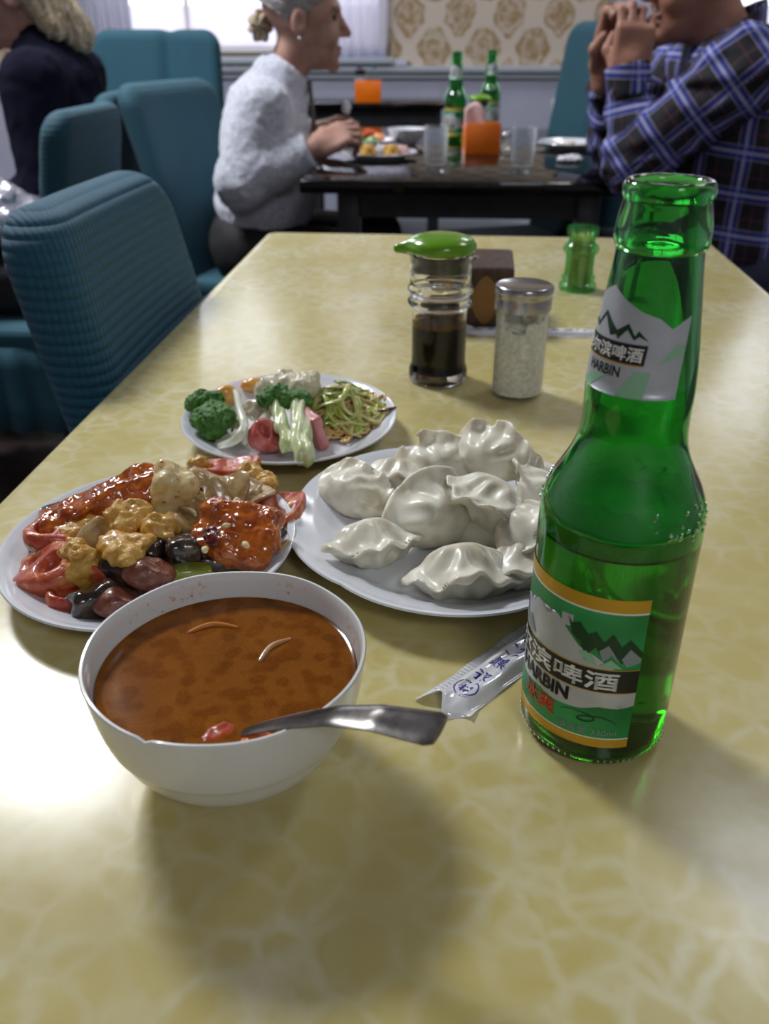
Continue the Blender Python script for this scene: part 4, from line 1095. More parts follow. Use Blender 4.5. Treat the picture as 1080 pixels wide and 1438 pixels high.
STIRFRY = [
    ('tomato', (-0.1896, 0.4129, 0.7650), (0.019, 0.0135, 0.0125), (20, -8, -35), 1, 0.16, 'big red tomato wedge at the left end of the stir-fry', 'tomato'),
    ('tomato', (-0.1919, 0.4441, 0.7690), (0.015, 0.011, 0.01), (0, 10, 20), 2, 0.18, 'tomato wedge lying behind the biggest wedge of the stir-fry', 'tomato'),
    ('tomato', (-0.1538, 0.4068, 0.7680), (0.0095, 0.0075, 0.0125), (10, 15, 10), 3, 0.18, 'small upright tomato piece beside the egg strip', 'tomato'),
    ('tomato', (-0.1086, 0.5317, 0.7720), (0.018, 0.0075, 0.009), (0, -6, 10), 4, 0.2, 'tomato wedge at the back rim of the stir-fry plate', 'tomato'),
    ('tomato', (-0.0653, 0.4794, 0.7660), (0.011, 0.019, 0.013), (0, 0, -15), 5, 0.15, 'red tomato slice at the rim beside the dumpling plate', 'tomato'),
    ('glaze', (-0.1700, 0.4664, 0.7800), (0.036, 0.0125, 0.0085), (0, -16, 22), 6, 0.28, 'long orange glazed piece of sweet and sour chicken', 'chicken'),
    ('glaze', (-0.0853, 0.4337, 0.7770), (0.0225, 0.019, 0.0065), (28, 6, -12), 7, 0.26, 'square orange glazed chicken slice sprinkled with white crumbs', 'chicken'),
    ('tofu', (-0.1303, 0.4699, 0.7850), (0.0125, 0.0125, 0.0165), (0, 12, 20), 8, 0.22, 'pale chunk of tofu on top of the stir-fry', 'tofu'),
    ('egg', (-0.1471, 0.4451, 0.7810), (0.0125, 0.0105, 0.009), (0, 0, 30), 9, 0.42, 'yellow scrambled egg lump below the pale tofu', 'egg'),
    ('egg', (-0.1444, 0.4145, 0.7790), (0.0135, 0.011, 0.0085), (10, 0, -30), 10, 0.45, 'lumpy scrambled egg piece in the middle of the stir-fry', 'egg'),
    ('egg', (-0.1694, 0.4084, 0.7790), (0.006, 0.0165, 0.006), (-25, 0, 38), 11, 0.4, 'thin strip of scrambled egg lying over the tomato wedges', 'egg'),
    ('egg', (-0.1623, 0.4022, 0.7755), (0.007, 0.007, 0.0115), (0, 0, 0), 12, 0.4, 'egg flap hanging down over the small tomato piece', 'egg'),
    ('egg', (-0.1289, 0.4304, 0.7770), (0.01, 0.008, 0.0085), (0, 0, 10), 13, 0.45, 'folded scrambled egg next to the dark eggplant', 'egg'),
    ('egg', (-0.1223, 0.5348, 0.7700), (0.009, 0.006, 0.007), (0, 0, 20), 14, 0.4, 'orange egg bit against the back tomato wedge', 'egg'),
    ('egg', (-0.0827, 0.5072, 0.7720), (0.01, 0.006, 0.005), (0, 0, -10), 15, 0.4, 'flat egg bit behind the mushroom slice', 'egg'),
    ('cabbage', (-0.1045, 0.4796, 0.7820), (0.0165, 0.0125, 0.0075), (10, 0, 20), 16, 0.4, 'glossy translucent brown cabbage leaf in the stir-fry', 'cabbage'),
    ('mushroom', (-0.0841, 0.4854, 0.7770), (0.015, 0.011, 0.0055), (15, 5, -30), 17, 0.15, 'pale mushroom slice beside the back tomato', 'mushroom'),
    ('cabbage', (-0.1148, 0.4505, 0.7770), (0.012, 0.01, 0.008), (0, 0, 50), 18, 0.4, 'wilted cabbage piece under the pale tofu', 'cabbage'),
    ('eggplant', (-0.1156, 0.4245, 0.7720), (0.0085, 0.014, 0.009), (0, 0, 20), 19, 0.25, 'glossy dark eggplant piece beside the glazed slice', 'eggplant'),
    ('eggplant', (-0.1567, 0.3878, 0.7620), (0.011, 0.0105, 0.0095), (0, 0, 40), 20, 0.25, 'dark eggplant chunk at the front rim of the stir-fry plate', 'eggplant'),
    ('eggplant', (-0.1418, 0.4054, 0.7670), (0.011, 0.0095, 0.0095), (0, 0, -20), 21, 0.25, 'dark eggplant piece behind the brown sausage slice', 'eggplant'),
    ('eggplant', (-0.2002, 0.4794, 0.7670), (0.012, 0.0065, 0.006), (0, 0, 30), 22, 0.25, 'grey eggplant end sticking out under the long glazed piece', 'eggplant'),
    ('sausage', (-0.1274, 0.3961, 0.7730), (0.0125, 0.009, 0.0085), (0, 0, 20), 23, 0.16, 'round brown sausage slice above the soup bowl rim', 'sausage'),
    ('sausage', (-0.1409, 0.3823, 0.7630), (0.0125, 0.0085, 0.008), (0, 0, 30), 24, 0.18, 'reddish sausage piece at the front of the stir-fry plate', 'sausage'),
    ('pepper', (-0.1117, 0.4053, 0.7680), (0.0145, 0.005, 0.0035), (0, 0, 15), 25, 0.15, 'green pepper strip poking out above the soup bowl', 'pepper'),
    ('chili', (-0.0963, 0.4185, 0.7840), (0.004, 0.0085, 0.003), (0, 0, 20), 26, 0.3, 'dark dried chili on the square glazed slice', 'chili'),
    ('chili', (-0.1153, 0.4700, 0.7840), (0.0055, 0.006, 0.004), (0, 0, -40), 27, 0.3, 'dark red chili beside the pale tofu', 'chili'),
    ('eggplant', (-0.0980, 0.4237, 0.7630), (0.015, 0.01, 0.008), (0, 0, 10), 28, 0.25, 'eggplant piece under the square glazed chicken slice', 'eggplant'),
    ('cabbage', (-0.1506, 0.5028, 0.7680), (0.015, 0.011, 0.009), (0, 0, 10), 29, 0.3, 'brown cabbage piece between tofu and the long glazed chicken', 'cabbage'),
    ('cabbage', (-0.1620, 0.4244, 0.7730), (0.015, 0.012, 0.009), (0, 0, 60), 31, 0.3, 'brown cabbage leaf between the tomato wedges and the egg lumps', 'cabbage'),
    ('eggplant', (-0.1323, 0.4239, 0.7700), (0.012, 0.009, 0.009), (0, 0, 70), 32, 0.25, 'dark eggplant strip tucked below the folded egg', 'eggplant'),
    ('cabbage', (-0.1248, 0.4498, 0.7740), (0.013, 0.012, 0.008), (0, 10, 0), 33, 0.3, 'glossy cabbage scrap between tofu and folded egg', 'cabbage'),
    ('cabbage', (-0.0951, 0.4891, 0.7700), (0.015, 0.012, 0.008), (0, 0, 100), 34, 0.3, 'pale cabbage fold under the mushroom slice', 'cabbage'),
    ('tomato', (-0.1698, 0.3961, 0.7610), (0.012, 0.009, 0.008), (0, 0, 60), 35, 0.2, 'flat tomato scrap at the front rim beside the eggplant chunk', 'tomato'),
    ('cabbage', (-0.1959, 0.4378, 0.7630), (0.011, 0.009, 0.006), (0, 0, 20), 36, 0.3, 'thin cabbage scrap at the rim behind the biggest tomato wedge', 'cabbage'),
    ('mushroom', (-0.1624, 0.4439, 0.7740), (0.012, 0.01, 0.006), (0, 20, 0), 37, 0.3, 'brown mushroom slice under the long glazed chicken', 'mushroom'),
    ('egg', (-0.1781, 0.4474, 0.7720), (0.012, 0.009, 0.008), (0, 0, 0), 38, 0.4, 'egg curd peeping out under the long glazed chicken', 'egg'),
    ('eggplant', (-0.0728, 0.4510, 0.7630), (0.011, 0.009, 0.007), (0, 0, 50), 39, 0.25, 'dark eggplant bit between glazed slice and rim tomato', 'eggplant'),
    ('cabbage', (-0.1090, 0.4684, 0.7750), (0.014, 0.012, 0.008), (15, 0, -30), 40, 0.3, 'translucent cabbage curl behind the square glazed slice', 'cabbage'),
    ('egg', (-0.0928, 0.5217, 0.7700), (0.011, 0.008, 0.007), (0, 0, 30), 41, 0.4, 'yellow egg curd beside the back tomato wedge', 'egg'),
    ('cabbage', (-0.0716, 0.4411, 0.7620), (0.013, 0.011, 0.006), (0, 0, 10), 30, 0.3, 'cabbage scrap at the plate rim under the glazed slice', 'cabbage'),
]
CRUMBS = [(-0.1053, 0.4457, 0.7835), (-0.0842, 0.4362, 0.7850), (-0.0979, 0.4065, 0.7820), (-0.0761, 0.4093, 0.7835), (-0.0876, 0.4570, 0.7860), (-0.0893, 0.4270, 0.7855)]
BROCC_LEFT = (-0.1302, 0.6144, 0.7700)
BROCC_LEFT_TOP = (-0.1408, 0.6343, 0.7760)
BROCC_MID_HEAD = (-0.0793, 0.6230, 0.7840)
STEM_END1 = (-0.0558, 0.5531, 0.7700)
STEM_END2 = (-0.0696, 0.5756, 0.7680)
DOLLOP = (-0.0769, 0.6526, 0.7820)
HEAP = (-0.0355, 0.6511, 0.7620)
HAM1 = (-0.0860, 0.5921, 0.7680)
HAM2 = (-0.0532, 0.6054, 0.7680)
ORANGE = (-0.1310, 0.6784, 0.7660)
ORANGE2 = (-0.1119, 0.6998, 0.7680)
CAUL = (-0.0997, 0.6389, 0.7700)
STICK = (0.0062, 0.6413, 0.7690)
ONION1 = [(-0.1186, 0.6547, 0.7800), (-0.1093, 0.6142, 0.7800), (-0.1021, 0.5848, 0.7780), (-0.1079, 0.5754, 0.7720), (-0.1242, 0.5894, 0.7600)]
ONION2 = [(-0.0878, 0.6169, 0.7760), (-0.0944, 0.5988, 0.7720), (-0.1060, 0.5927, 0.7620)]
# ---- dumplings
m_dough = mat('dumpling_dough', (236, 231, 214), .36, col2=(204, 195, 172), nscale=70, ndetail=2, lo=.45, hi=.66, spec=.5, coat=.12, coat_rough=.1, sss=.5, sss_col=(.004, .0035, .0028))
def dumpling(loc, rot, sc, seed, label):
    rnd = random.Random(seed); ph = rnd.uniform(0, 6); ph2 = rnd.uniform(0, 6); bend = rnd.uniform(-7, 7); wa = rnd.uniform(.0012, .0026)
    def fn(P):
        x, y, z = P[:, 0], P[:, 1] - bend * P[:, 0] ** 2, P[:, 2]
        Q = np.stack([x, y, z], 1)
        b = ell(Q, (0, 0, 0), (.0215, .0128, .0125))
        rho = np.hypot(x, (z + .004) * 1.12); an = np.arctan2(z + .004, x)
        R = .0300 + .0014 * np.sin(3 * an + ph)
        wv = wa * np.sin(x * 210 + ph) * np.clip((rho - .010) / .016, 0, 1) + .0014 * np.sin(x * 480 + ph2) * np.clip((rho - .014) / .012, 0, 1)
        sh = np.abs(y - wv) - (.0010 + .0004 * np.sin(9 * an + ph2))
        sh = smax(smax(sh, rho - R, .0012), -.003 - z, .003)
        d = smin(b, sh, .0085)
        pl = np.exp(-((rho - .0165) / .005) ** 2) * (z > -.004)
        d = d + .0009 * np.sin(9 * an + ph + 30 * y) * pl
        return d + .0012 * vnoise(Q, 80, seed) + .0003 * vnoise(Q, 210, seed + 3)
    o = sdf_obj('dumpling', fn, (-.036, -.020, -.018), (.036, .020, .032), .00085, m_dough)
    place(o, loc, rot, sc * 1.13); tag(o, label, 'dumpling', 'boiled dumplings'); return o
for loc, rot, sc, seed, label in DUMPLINGS: dumpling(loc, rot, sc, seed, label)

# ---- stir-fry
FM = {
 'tomato': mat('cooked_tomato', (166, 50, 24), .32, col2=(198, 98, 62), nscale=110, coat=.35, coat_rough=.12, sss=.2, sss_col=(.006, .002, .001), col3=(214, 150, 70), n3=120, lo3=.58, hi3=.72, bump=.45, bscale=420, bdist=.0014),
 'glaze': mat('sweet_sour_glaze', (146, 58, 5), .16, col2=(198, 104, 18), nscale=140, coat=1, coat_rough=.03, sss=.15, sss_col=(.005, .002, .0005), bump=.3, bscale=260, bdist=.0012),
 'tofu': mat('tofu', (228, 210, 160), .3, col2=(214, 186, 118), nscale=90, coat=.5, sss=.2, col3=(168, 92, 30), n3=210, lo3=.62, hi3=.72, bump=.5, bscale=380, bdist=.0012),
 'egg': mat('scrambled_egg', (196, 142, 50), .35, col2=(218, 176, 92), nscale=130, coat=.3, sss=.15, bump=.7, bscale=420, bdist=.0014),
 'cabbage': mat('braised_cabbage', (158, 116, 56), .2, col2=(206, 180, 128), nscale=110, coat=.6, coat_rough=.06, trans=.1, bump=.4, bscale=300, bdist=.001),
 'mushroom': mat('mushroom', (206, 178, 142), .25, col2=(180, 146, 106), nscale=70, coat=.6),
 'eggplant': mat('eggplant', (34, 22, 22), .14, col2=(88, 66, 52), nscale=70, coat=.9, coat_rough=.04, lo=.42, hi=.68, bump=.5, bscale=260, bdist=.0012),
 'sausage': mat('sausage', (96, 48, 34), .3, col2=(140, 84, 66), nscale=160, coat=.3, coat_rough=.1, bump=.5, bscale=420, bdist=.0012),
 'pepper': mat('green_pepper', (112, 124, 30), .2, col2=(140, 146, 50), nscale=60, coat=.7),
 'chili': mat('dried_chili', (66, 12, 10), .15, col2=(104, 26, 18), nscale=90, coat=.9, coat_rough=.04),
}
def piece_sdf(kind, r, seed, amp):
    r = np.array(r); mn = r.min(); rnd = random.Random(seed)
    if kind == 'tomato':        # wedge: rounded skin outside, flat wet cut face with seed hollows
        def fn(P):
            d = ell(P, (0, 0, 0), r * 1.05)
            d = smax(d, P[:, 2] - r[2] * (.30 + .25 * np.sin(P[:, 0] / r[0] * 2 + seed)), .0014)
            for sx in (-.42, .42): d = smax(d, -ell(P, (sx * r[0], 0, r[2] * .55), (r[0] * .30, r[1] * .50, r[2] * .50)), .0016)
            return d + .09 * mn * fbm(P, .9 / mn, seed, 3)
    elif kind == 'glaze':       # battered slab with a lumpy syrup coat
        def fn(P):
            d = smax(rbox(P, (0, 0, 0), r * .95, mn * .75), ell(P, (0, 0, 0), r * np.array([1.25, 1.25, 1.3])), .003)
            return d + mn * (.34 * vnoise(P, 75, seed) + .22 * vnoise(P, 150, seed + 2) + .16 * np.abs(vnoise(P, 290, seed + 4)) - .08)
    elif kind == 'tofu':
        def fn(P): return rbox(P, (0, 0, 0), r * .84, mn * .42, rotm(8, 5, 0)) + mn * .26 * fbm(P, 1.1 / mn, seed, 3)
    elif kind == 'egg':         # soft curds
        def fn(P):
            d = None
            for k in range(6):
                c = np.array([rnd_c[k][0] * r[0], rnd_c[k][1] * r[1], rnd_c[k][2] * r[2]]); q = ell(P, c, r * (.42 + .2 * rnd_c[k][3]))
                d = q if d is None else smin(d, q, mn * .25)
            return d + mn * (.22 * vnoise(P, 1.6 / mn, seed) + .14 * vnoise(P, 3.6 / mn, seed + 2))
        rnd_c = [[rnd.uniform(-.55, .55) for _ in range(3)] + [rnd.random()] for _ in range(6)]
    elif kind in ('cabbage', 'mushroom'):   # folded thin leaf
        def fn(P):
            w = r[2] * .55 * np.sin(P[:, 0] / r[0] * 3.2 + seed) + r[2] * .35 * np.sin(P[:, 1] / r[1] * 2.6 + 2 * seed)
            d = smax(np.abs(P[:, 2] - w) - r[2] * .26, np.hypot(P[:, 0] / r[0], P[:, 1] / r[1]) * min(r[0], r[1]) - min(r[0], r[1]) * (1 + .15 * vnoise(P, 90, seed)), .0016)
            return d * .8 + .05 * mn * vnoise(P, 200, seed)
    elif kind == 'sausage':     # oblique slice, flat cut face
        def fn(P): return smax(ell(P, (0, 0, 0), r * 1.05), np.abs(P[:, 0] * .55 + P[:, 2] * .8) - mn * .72, .0018) + .07 * mn * fbm(P, .8 / mn, seed, 3)
    elif kind == 'eggplant':    # soft wedge with a skin edge
        def fn(P): return smax(rbox(P, (0, 0, 0), r * .95, mn * .45), P[:, 2] * .8 + P[:, 1] * .5 - mn * .7, .002) + .16 * mn * fbm(P, .8 / mn, seed, 3)
    elif kind == 'pepper':
        def fn(P): return rbox(P + np.stack([0 * P[:, 0], 0 * P[:, 0], 12 * P[:, 0] ** 2], 1), (0, 0, 0), r, mn * .6) + .05 * mn * vnoise(P, 200, seed)
    else:
        def fn(P): return ell(P, (0, 0, 0), r) + .3 * mn * fbm(P, .9 / mn, seed, 3)
    return fn
for kind, loc, r, rot, seed, amp, label, cat in STIRFRY:
    nm = {'glaze': 'glazed_chicken', 'tofu': 'tofu_chunk', 'egg': 'scrambled_egg', 'tomato': 'tomato_wedge', 'cabbage': 'cabbage_piece', 'mushroom': 'mushroom_slice',
          'eggplant': 'eggplant_piece', 'sausage': 'sausage_slice', 'pepper': 'pepper_strip', 'chili': 'dried_chili'}[kind]
    k = {'tomato': 1.30, 'glaze': 1.14, 'egg': 1.42, 'cabbage': 1.32, 'sausage': 1.15, 'eggplant': 1.2}.get(kind, 1.15)
    r = np.array(r) * k
    o = sdf_obj(nm, piece_sdf(kind, r, seed, amp), -r * 1.4 - .002, r * 1.4 + .002, max(min(r) / 11, .00055), FM[kind])
    place(o, loc, rot); tag(o, label, cat, 'stir-fry pieces')
m_crumb = mat('garlic_crumb', (232, 220, 176), .5, col2=(214, 190, 130), nscale=300)
for k, c in enumerate(CRUMBS):
    blob('garlic_crumb', c, (.0024, .0020, .0016), (10 * k, 0, 40 * k), m_crumb, 'tiny white garlic crumb stuck on the square glazed slice', 'garlic', 50 + k, .3, None, .0006, 'garlic crumbs on the glazed slice')
def moundf(P):
    d = ell(P, (0, 0, -.002), (.052, .056, .0165)) + .0035 * fbm(P, 70, 5, 3)
    return np.maximum(d, .0035 - P[:, 2])
o = sdf_obj('stir_fry_sauce', moundf, (-.08, -.08, .001), (.08, .08, .024), .0018, mat('brown_sauce', (86, 40, 14), .12, col2=(130, 72, 30), nscale=70, coat=.9, coat_rough=.04))
o.location = (-.142, .436, TZ + .0012); tag(o, 'brown oily sauce and scraps under the stir-fry pieces', 'sauce', kind='stuff')

# ---- salad
m_floret = mat('broccoli_floret', (36, 88, 24), .5, col2=(92, 146, 52), nscale=260, ndetail=3, bump=.8, bscale=520, bdist=.0018)
m_stem = mat('broccoli_stem', (190, 204, 140), .3, col2=(222, 226, 190), nscale=90, coat=.3, sss=.2, bump=.4, bscale=200, bdist=.001)
def floret(P, c, r, seed):
    c = np.array(c)
    d = ell(P, c, (r, r, r * .78))
    return d + .0016 * vnoise(P, 300, seed) + .0012 * vnoise(P, 620, seed + 1) + r * .16 * vnoise(P, 110, seed + 2)
def broccoli(loc, rot, heads, stems, label, seed):
    e = empty('broccoli', loc); e.rotation_euler = tuple(math.radians(a) for a in rot)
    H = np.array([h[:3] for h in heads]); R = max(h[3] for h in heads) * 1.5
    def fn(P):
        d = None
        for i, h in enumerate(heads):
            q = floret(P, h[:3], h[3], seed + i); d = q if d is None else smin(d, q, .0018)
        return d
    sdf_obj('floret_head', fn, H.min(0) - R, H.max(0) + R, .00085, m_floret, e)
    for a, b, r1, r2 in stems: 
        def fs(P, a=a, b=b, r1=r1, r2=r2): return rcone(P, a, b, r1, r2) + .0016 * vnoise(P, 110, seed) + .0007 * np.sin(P[:, 0] * 900 + 3 * vnoise(P, 60, seed))
        lo = np.minimum(a, b) - max(r1, r2) * 1.4; hi = np.maximum(a, b) + max(r1, r2) * 1.4
        sdf_obj('stem', fs, lo, hi, .0010, m_stem, e)
    tag(e, label, 'broccoli', 'broccoli in the salad'); return e
broccoli(BROCC_LEFT, (0, 0, 0), [(-.004, -.002, .003, .0125), (.006, -.005, .004, .0120), (.002, .006, .004, .012), (.000, -.008, -.004, .0100)], [((.002, .004, 0), (.018, .012, -.006), .006, .0045)], 'dark broccoli floret at the left rim of the salad plate', 60)
broccoli(BROCC_LEFT_TOP, (0, 0, 0), [(-.002, .003, .003, .0105), (.006, .006, .001, .0095), (-.007, .007, -.002, .009)], [((0, .004, 0), (.014, .010, -.010), .005, .004)], 'broccoli floret perched behind the left rim floret', 70)
mh = np.array(BROCC_MID_HEAD); s1 = np.array(STEM_END1) - mh; s2 = np.array(STEM_END2) - mh
broccoli(BROCC_MID_HEAD, (0, 0, 0), [(-.010, .002, .0, .0085), (-.002, .004, .003, .009), (.010, .002, .001, .008), (.017, .003, -.001, .0075), (.004, .000, -.001, .0075)],
         [((.012, -.002, -.002), tuple(s1), .0062, .0080), ((-.004, -.001, -.002), tuple(s2), .0050, .0058)], 'broccoli with pale split stems lying across the salad', 80)
m_white_veg = mat('creamy_dressing', (232, 226, 204), .22, col2=(214, 204, 168), nscale=90, coat=.7, sss=.3)
blob('cauliflower', (DOLLOP[0], DOLLOP[1], DOLLOP[2] + .002), (.0250, .0180, .0115), (0, 0, 10), m_white_veg, 'pale cauliflower piece under creamy dressing on top of the salad', 'cauliflower', 31, .45, 60, .0010)
blob('cauliflower', CAUL, (.0125, .0110, .0085), (0, 0, 10), m_white_veg, 'cream-coloured vegetable chunk between onion arc and broccoli', 'cauliflower', 33, .35, None, .0010)
m_ham = mat('pink_ham', (190, 104, 104), .3, col2=(208, 138, 132), nscale=70, coat=.5, sss=.2)
o = sdf_obj('tomato_wedge', piece_sdf('tomato', (.0150, .0125, .0140), 34, .1), (-.022, -.02, -.022), (.022, .02, .022), .0010, mat('raw_tomato', (184, 72, 66), .25, col2=(206, 120, 108), nscale=90, coat=.3))
place(o, HAM1, (40, 20, 30)); tag(o, 'pink tomato wedge left of the broccoli stems', 'tomato')
o = sdf_obj('ham_slice', lambda P: rbox(P, (0, 0, 0), (.0042, .0125, .0135), .0020) + .0008 * vnoise(P, 90, 4), (-.01, -.018, -.018), (.01, .018, .018), .0010, m_ham)
place(o, HAM2, (0, -14, 30)); tag(o, 'pink ham slice right of the broccoli stems', 'ham')
m_or = mat('orange_slice', (226, 150, 52), .3, col2=(232, 178, 96), nscale=80, coat=.4)
blob('orange_slice', ORANGE, (.0120, .0065, .0100), (20, 0, 10), m_or, 'orange slice behind the white onion arc', 'orange', 36, .16, None, .0010)
blob('orange_slice', ORANGE2, (.0100, .0060, .0060), (0, 0, 10), m_or, 'small orange piece at the back rim of the salad', 'orange', 37, .2, None, .0010)
m_onw = mat('white_onion', (226, 226, 212), .2, col2=(212, 216, 190), nscale=60, coat=.6, sss=.3)
for pts, lb, rr in ((ONION1, 'long white onion arc hanging over the salad front', .0034), (ONION2, 'short straight white onion strip leaning in the salad', .0038)):
    pp = curve_pts(pts, 7); tag(tube('onion_strip', pp, [rr * (.75 + .25 * math.sin(PI * i / (len(pp) - 1))) for i in range(len(pp))], m_onw, None, 12, .5, (.3, -.8, .5)), lb, 'onion')
rnd = random.Random(11)
hx, hy, hz = HEAP
def strand(rr, spread=1.0, lift=1.0, z0=.0):
    x = hx + rnd.gauss(0, .0125) * spread; y = hy + rnd.gauss(0, .0150) * spread
    a = rnd.uniform(0, 2 * PI); da = rnd.uniform(-.9, .9); pts = []; lay = rnd.uniform(.35, 1.0)
    for k in range(6):
        dd = min(1.0, math.hypot((x - hx) / .034, (y - hy) / .038))
        dome = .026 * lift * lay * (1 - dd ** 2)
        q = math.hypot((x - AP[0]) / .0836, (y - AP[1]) / .0915)
        base = TZ + .0072 + .0125 * max(0, q - .70) / .30
        pts.append((x, y, base + dome + z0 + rnd.uniform(-.0012, .0016)))
        nx_, ny_ = x + .0078 * math.cos(a), y + .0078 * math.sin(a)
        if math.hypot((nx_ - AP[0]) / .0836, (ny_ - AP[1]) / .0915) > .93 or math.hypot((nx_ - hx) / .036, (ny_ - hy) / .040) > 1.05:
            a += 2.0; nx_, ny_ = x + .006 * math.cos(a), y + .006 * math.sin(a)
        x, y = nx_, ny_; a += da + rnd.uniform(-.45, .45)
    return curve_pts(pts, 4)
V, F = [], []
for k in range(170):
    pp = strand(.001)
    tv, tf = tube_vf(pp, .00120, 5, 1, (0, 0, 1), True, len(V)); V += tv; F += tf
o = mesh_obj('shredded_noodles', V, F, mat('glass_noodle', (234, 214, 154), .3, col2=(220, 178, 104), nscale=40, coat=.3)); tag(o, 'tangle of thin amber noodles in the shredded salad heap', 'noodles', kind='stuff')
m_shr = [mat('zucchini_shred', (168, 178, 74), .25, col2=(206, 206, 130), nscale=60, coat=.5), mat('cabbage_shred', (216, 208, 150), .25, col2=(196, 186, 110), nscale=60, coat=.5), mat('cucumber_shred', (110, 138, 48), .25, col2=(180, 188, 96), nscale=80, coat=.5)]
for k in range(54):
    pp = strand(.002, 1.05, 1.05, .0025)
    nm, lb = [('zucchini_shred', 'yellow-green zucchini shred in the heap of shredded salad'), ('cabbage_shred', 'pale cream cabbage shred in the heap of shredded salad'), ('cucumber_shred', 'dark green cucumber shred in the heap of shredded salad')][k % 3]
    tag(tube(nm, pp, .0026, m_shr[k % 3], None, 7, .42), lb, 'vegetable', nm.replace('_', ' ') + 's in the salad heap')
sx_, sy_, sz_ = STICK
tag(tube('chili_stick', [(sx_ - .012, sy_ - .002, sz_ - .002), (sx_ - .003, sy_, sz_), (sx_ + .003, sy_ + .002, sz_ + .001)], [.0016, .0016, .0008], FM['chili'], None, 8), 'dark red chili end sticking out over the salad plate rim', 'chili')
# ================================================================== THINGS ON THE BLACK TABLES
def copy_tree(o, parent=None):
    c = o.copy(); COL.objects.link(c); c.parent = parent
    for ch in list(o.children): copy_tree(ch, c)
    return c
make_bottle((.2110, 2.8500, TZ), math.radians(-30), 'green beer bottle beside the orange napkin holder on the black table', False, .05)
make_bottle((.3460, 3.1500, TZ), math.radians(40), 'green beer bottle standing behind the small soy jar on the black table', False, .04)
src = bpy.data.objects['soy_sauce_jar']
c = copy_tree(src); c.location = (.2700, 2.7300, TZ); c.rotation_euler = (0, 0, 2.5); tag(c, 'small soy jar with green lid behind the orange napkin holder', 'jar')
m_orange = mat('orange_plastic', (238, 118, 10), .35, col2=(232, 110, 6), nscale=20, coat=.3)
m_napkin = mat('pink_napkin', (232, 198, 194), .8, col2=(222, 182, 178), nscale=40)
def napkin_holder(loc, rz, w, d, h, label, nap=True):
    e = empty('napkin_holder', loc, rz)
    t = .003
    box('front_wall', (0, -d / 2 + t / 2, h / 2), (w, t, h), m_orange, e, bevel=.001); box('back_wall', (0, d / 2 - t / 2, h / 2), (w, t, h), m_orange, e, bevel=.001)
    for s in (-1, 1): box('side_wall', (s * (w / 2 - t / 2), 0, h * .42), (t, d - 2 * t, h * .84), m_orange, e)
    box('holder_base', (0, 0, t / 2), (w - 2 * t, d - 2 * t, t), m_orange, e)
    tag(e, label, 'holder')
    if nap:
        v, f = [], []
        n = 10
        for j in range(n + 1):
            for i in range(n + 1):
                u = i / n - .5; q = j / n
                v.append((-w * .14 + u * w * .72 * (1 - .30 * q) - .008 * q, .006 * math.sin(5 * u + 3 * q), .005 + (h * 1.42 + .012 * math.cos(4 * u)) * q))
        for j in range(n):
            for i in range(n): a = j * (n + 1) + i; f.append((a, a + 1, a + n + 2, a + n + 1))
        o = mesh_obj('paper_napkin', v, f, m_napkin); md = o.modifiers.new('thick', 'SOLIDIFY'); md.thickness = .005
        o.location = loc; o.rotation_euler = (0, 0, rz); tag(o, 'folded pink paper napkins standing in the orange holder', 'napkin')
    return e
napkin_holder((.2570, 2.5000, TZ), math.radians(6), .094, .046, .076, 'bright orange napkin holder on the black table between two glasses')
napkin_holder((-.0760, 4.5000, TZ), math.radians(-3), .120, .05, .092, 'orange napkin holder on the small table against the wall', False)
# jar with dark lid behind the far napkin holder
e = empty('pepper_jar', (-.115, 4.60, TZ))
lathe('jar_glass', [(0, .002), (.024, 0), (.027, .004), (.027, .10), (.022, .108), (.022, .112), (.020, .112), (.024, .10), (.024, .008), (0, .006)], m_clear, e, 32, 50)
lathe('lid', [(0, .111), (.025, .111), (.025, .132), (.022, .135), (0, .135)], m_dark, e, 32, 40)
tag(e, 'clear jar with a black lid behind the far orange napkin holder', 'jar')
# tumblers
def tumbler(loc, label):
    e = lathe('drinking_glass', [(0, .001), (.022, 0), (.0255, .003), (.0275, .020), (.0300, .086), (.0290, .0868), (.0280, .086), (.0252, .022), (.0235, .0125), (0, .011)], m_tumbler, None, 40, 50, rfun=lambda t, r, z: 1 + (.018 * math.cos(10 * t) if (.004 < z < .035 and r > .02) else 0))
    e.location = loc; tag(e, label, 'glass'); return e
tumbler((.1247, 2.2800, TZ), 'empty glass tumbler between the egg plate and the orange holder')
tumbler((.3323, 2.2450, TZ), 'empty glass tumbler beside the plate with scraps')
def simple_plate(loc, R, label, dark=False):
    o = lathe('plate', [(0, .002), (R * .55, .002), (R * .56, 0), (R * .6, 0), (R * .62, .002), (R * .95, .014), (R, .017), (R * .99, .0185), (R * .75, .008), (R * .66, .005), (0, .005)], m_ceramic, None, 64, 45)
    o.location = loc; tag(o, label, 'plate'); return o
simple_plate((-.0140, 2.3900, TZ), .098, 'white plate with egg rolls and napkin by the woman\'s hand')
simple_plate((-.0550, 2.6800, TZ), .085, 'white plate with a salad heap behind the egg plate')
simple_plate((.5140, 2.6250, TZ), .088, 'white plate with food scraps in front of the draped chair')
b3 = lathe('rice_bowl', [(0, .002), (.022, 0), (.026, .003), (.030, .008), (.050, .026), (.0560, .044), (.0545, .044), (.047, .024), (.025, .008), (0, .006)], m_ceramic, None, 48, 45)
b3.location = (.0650, 2.7050, TZ); tag(b3, 'small white bowl behind the egg plate', 'bowl')
m_roll = mat('egg_roll', (222, 176, 84), .4, col2=(150, 84, 24), nscale=90, lo=.5, hi=.6)
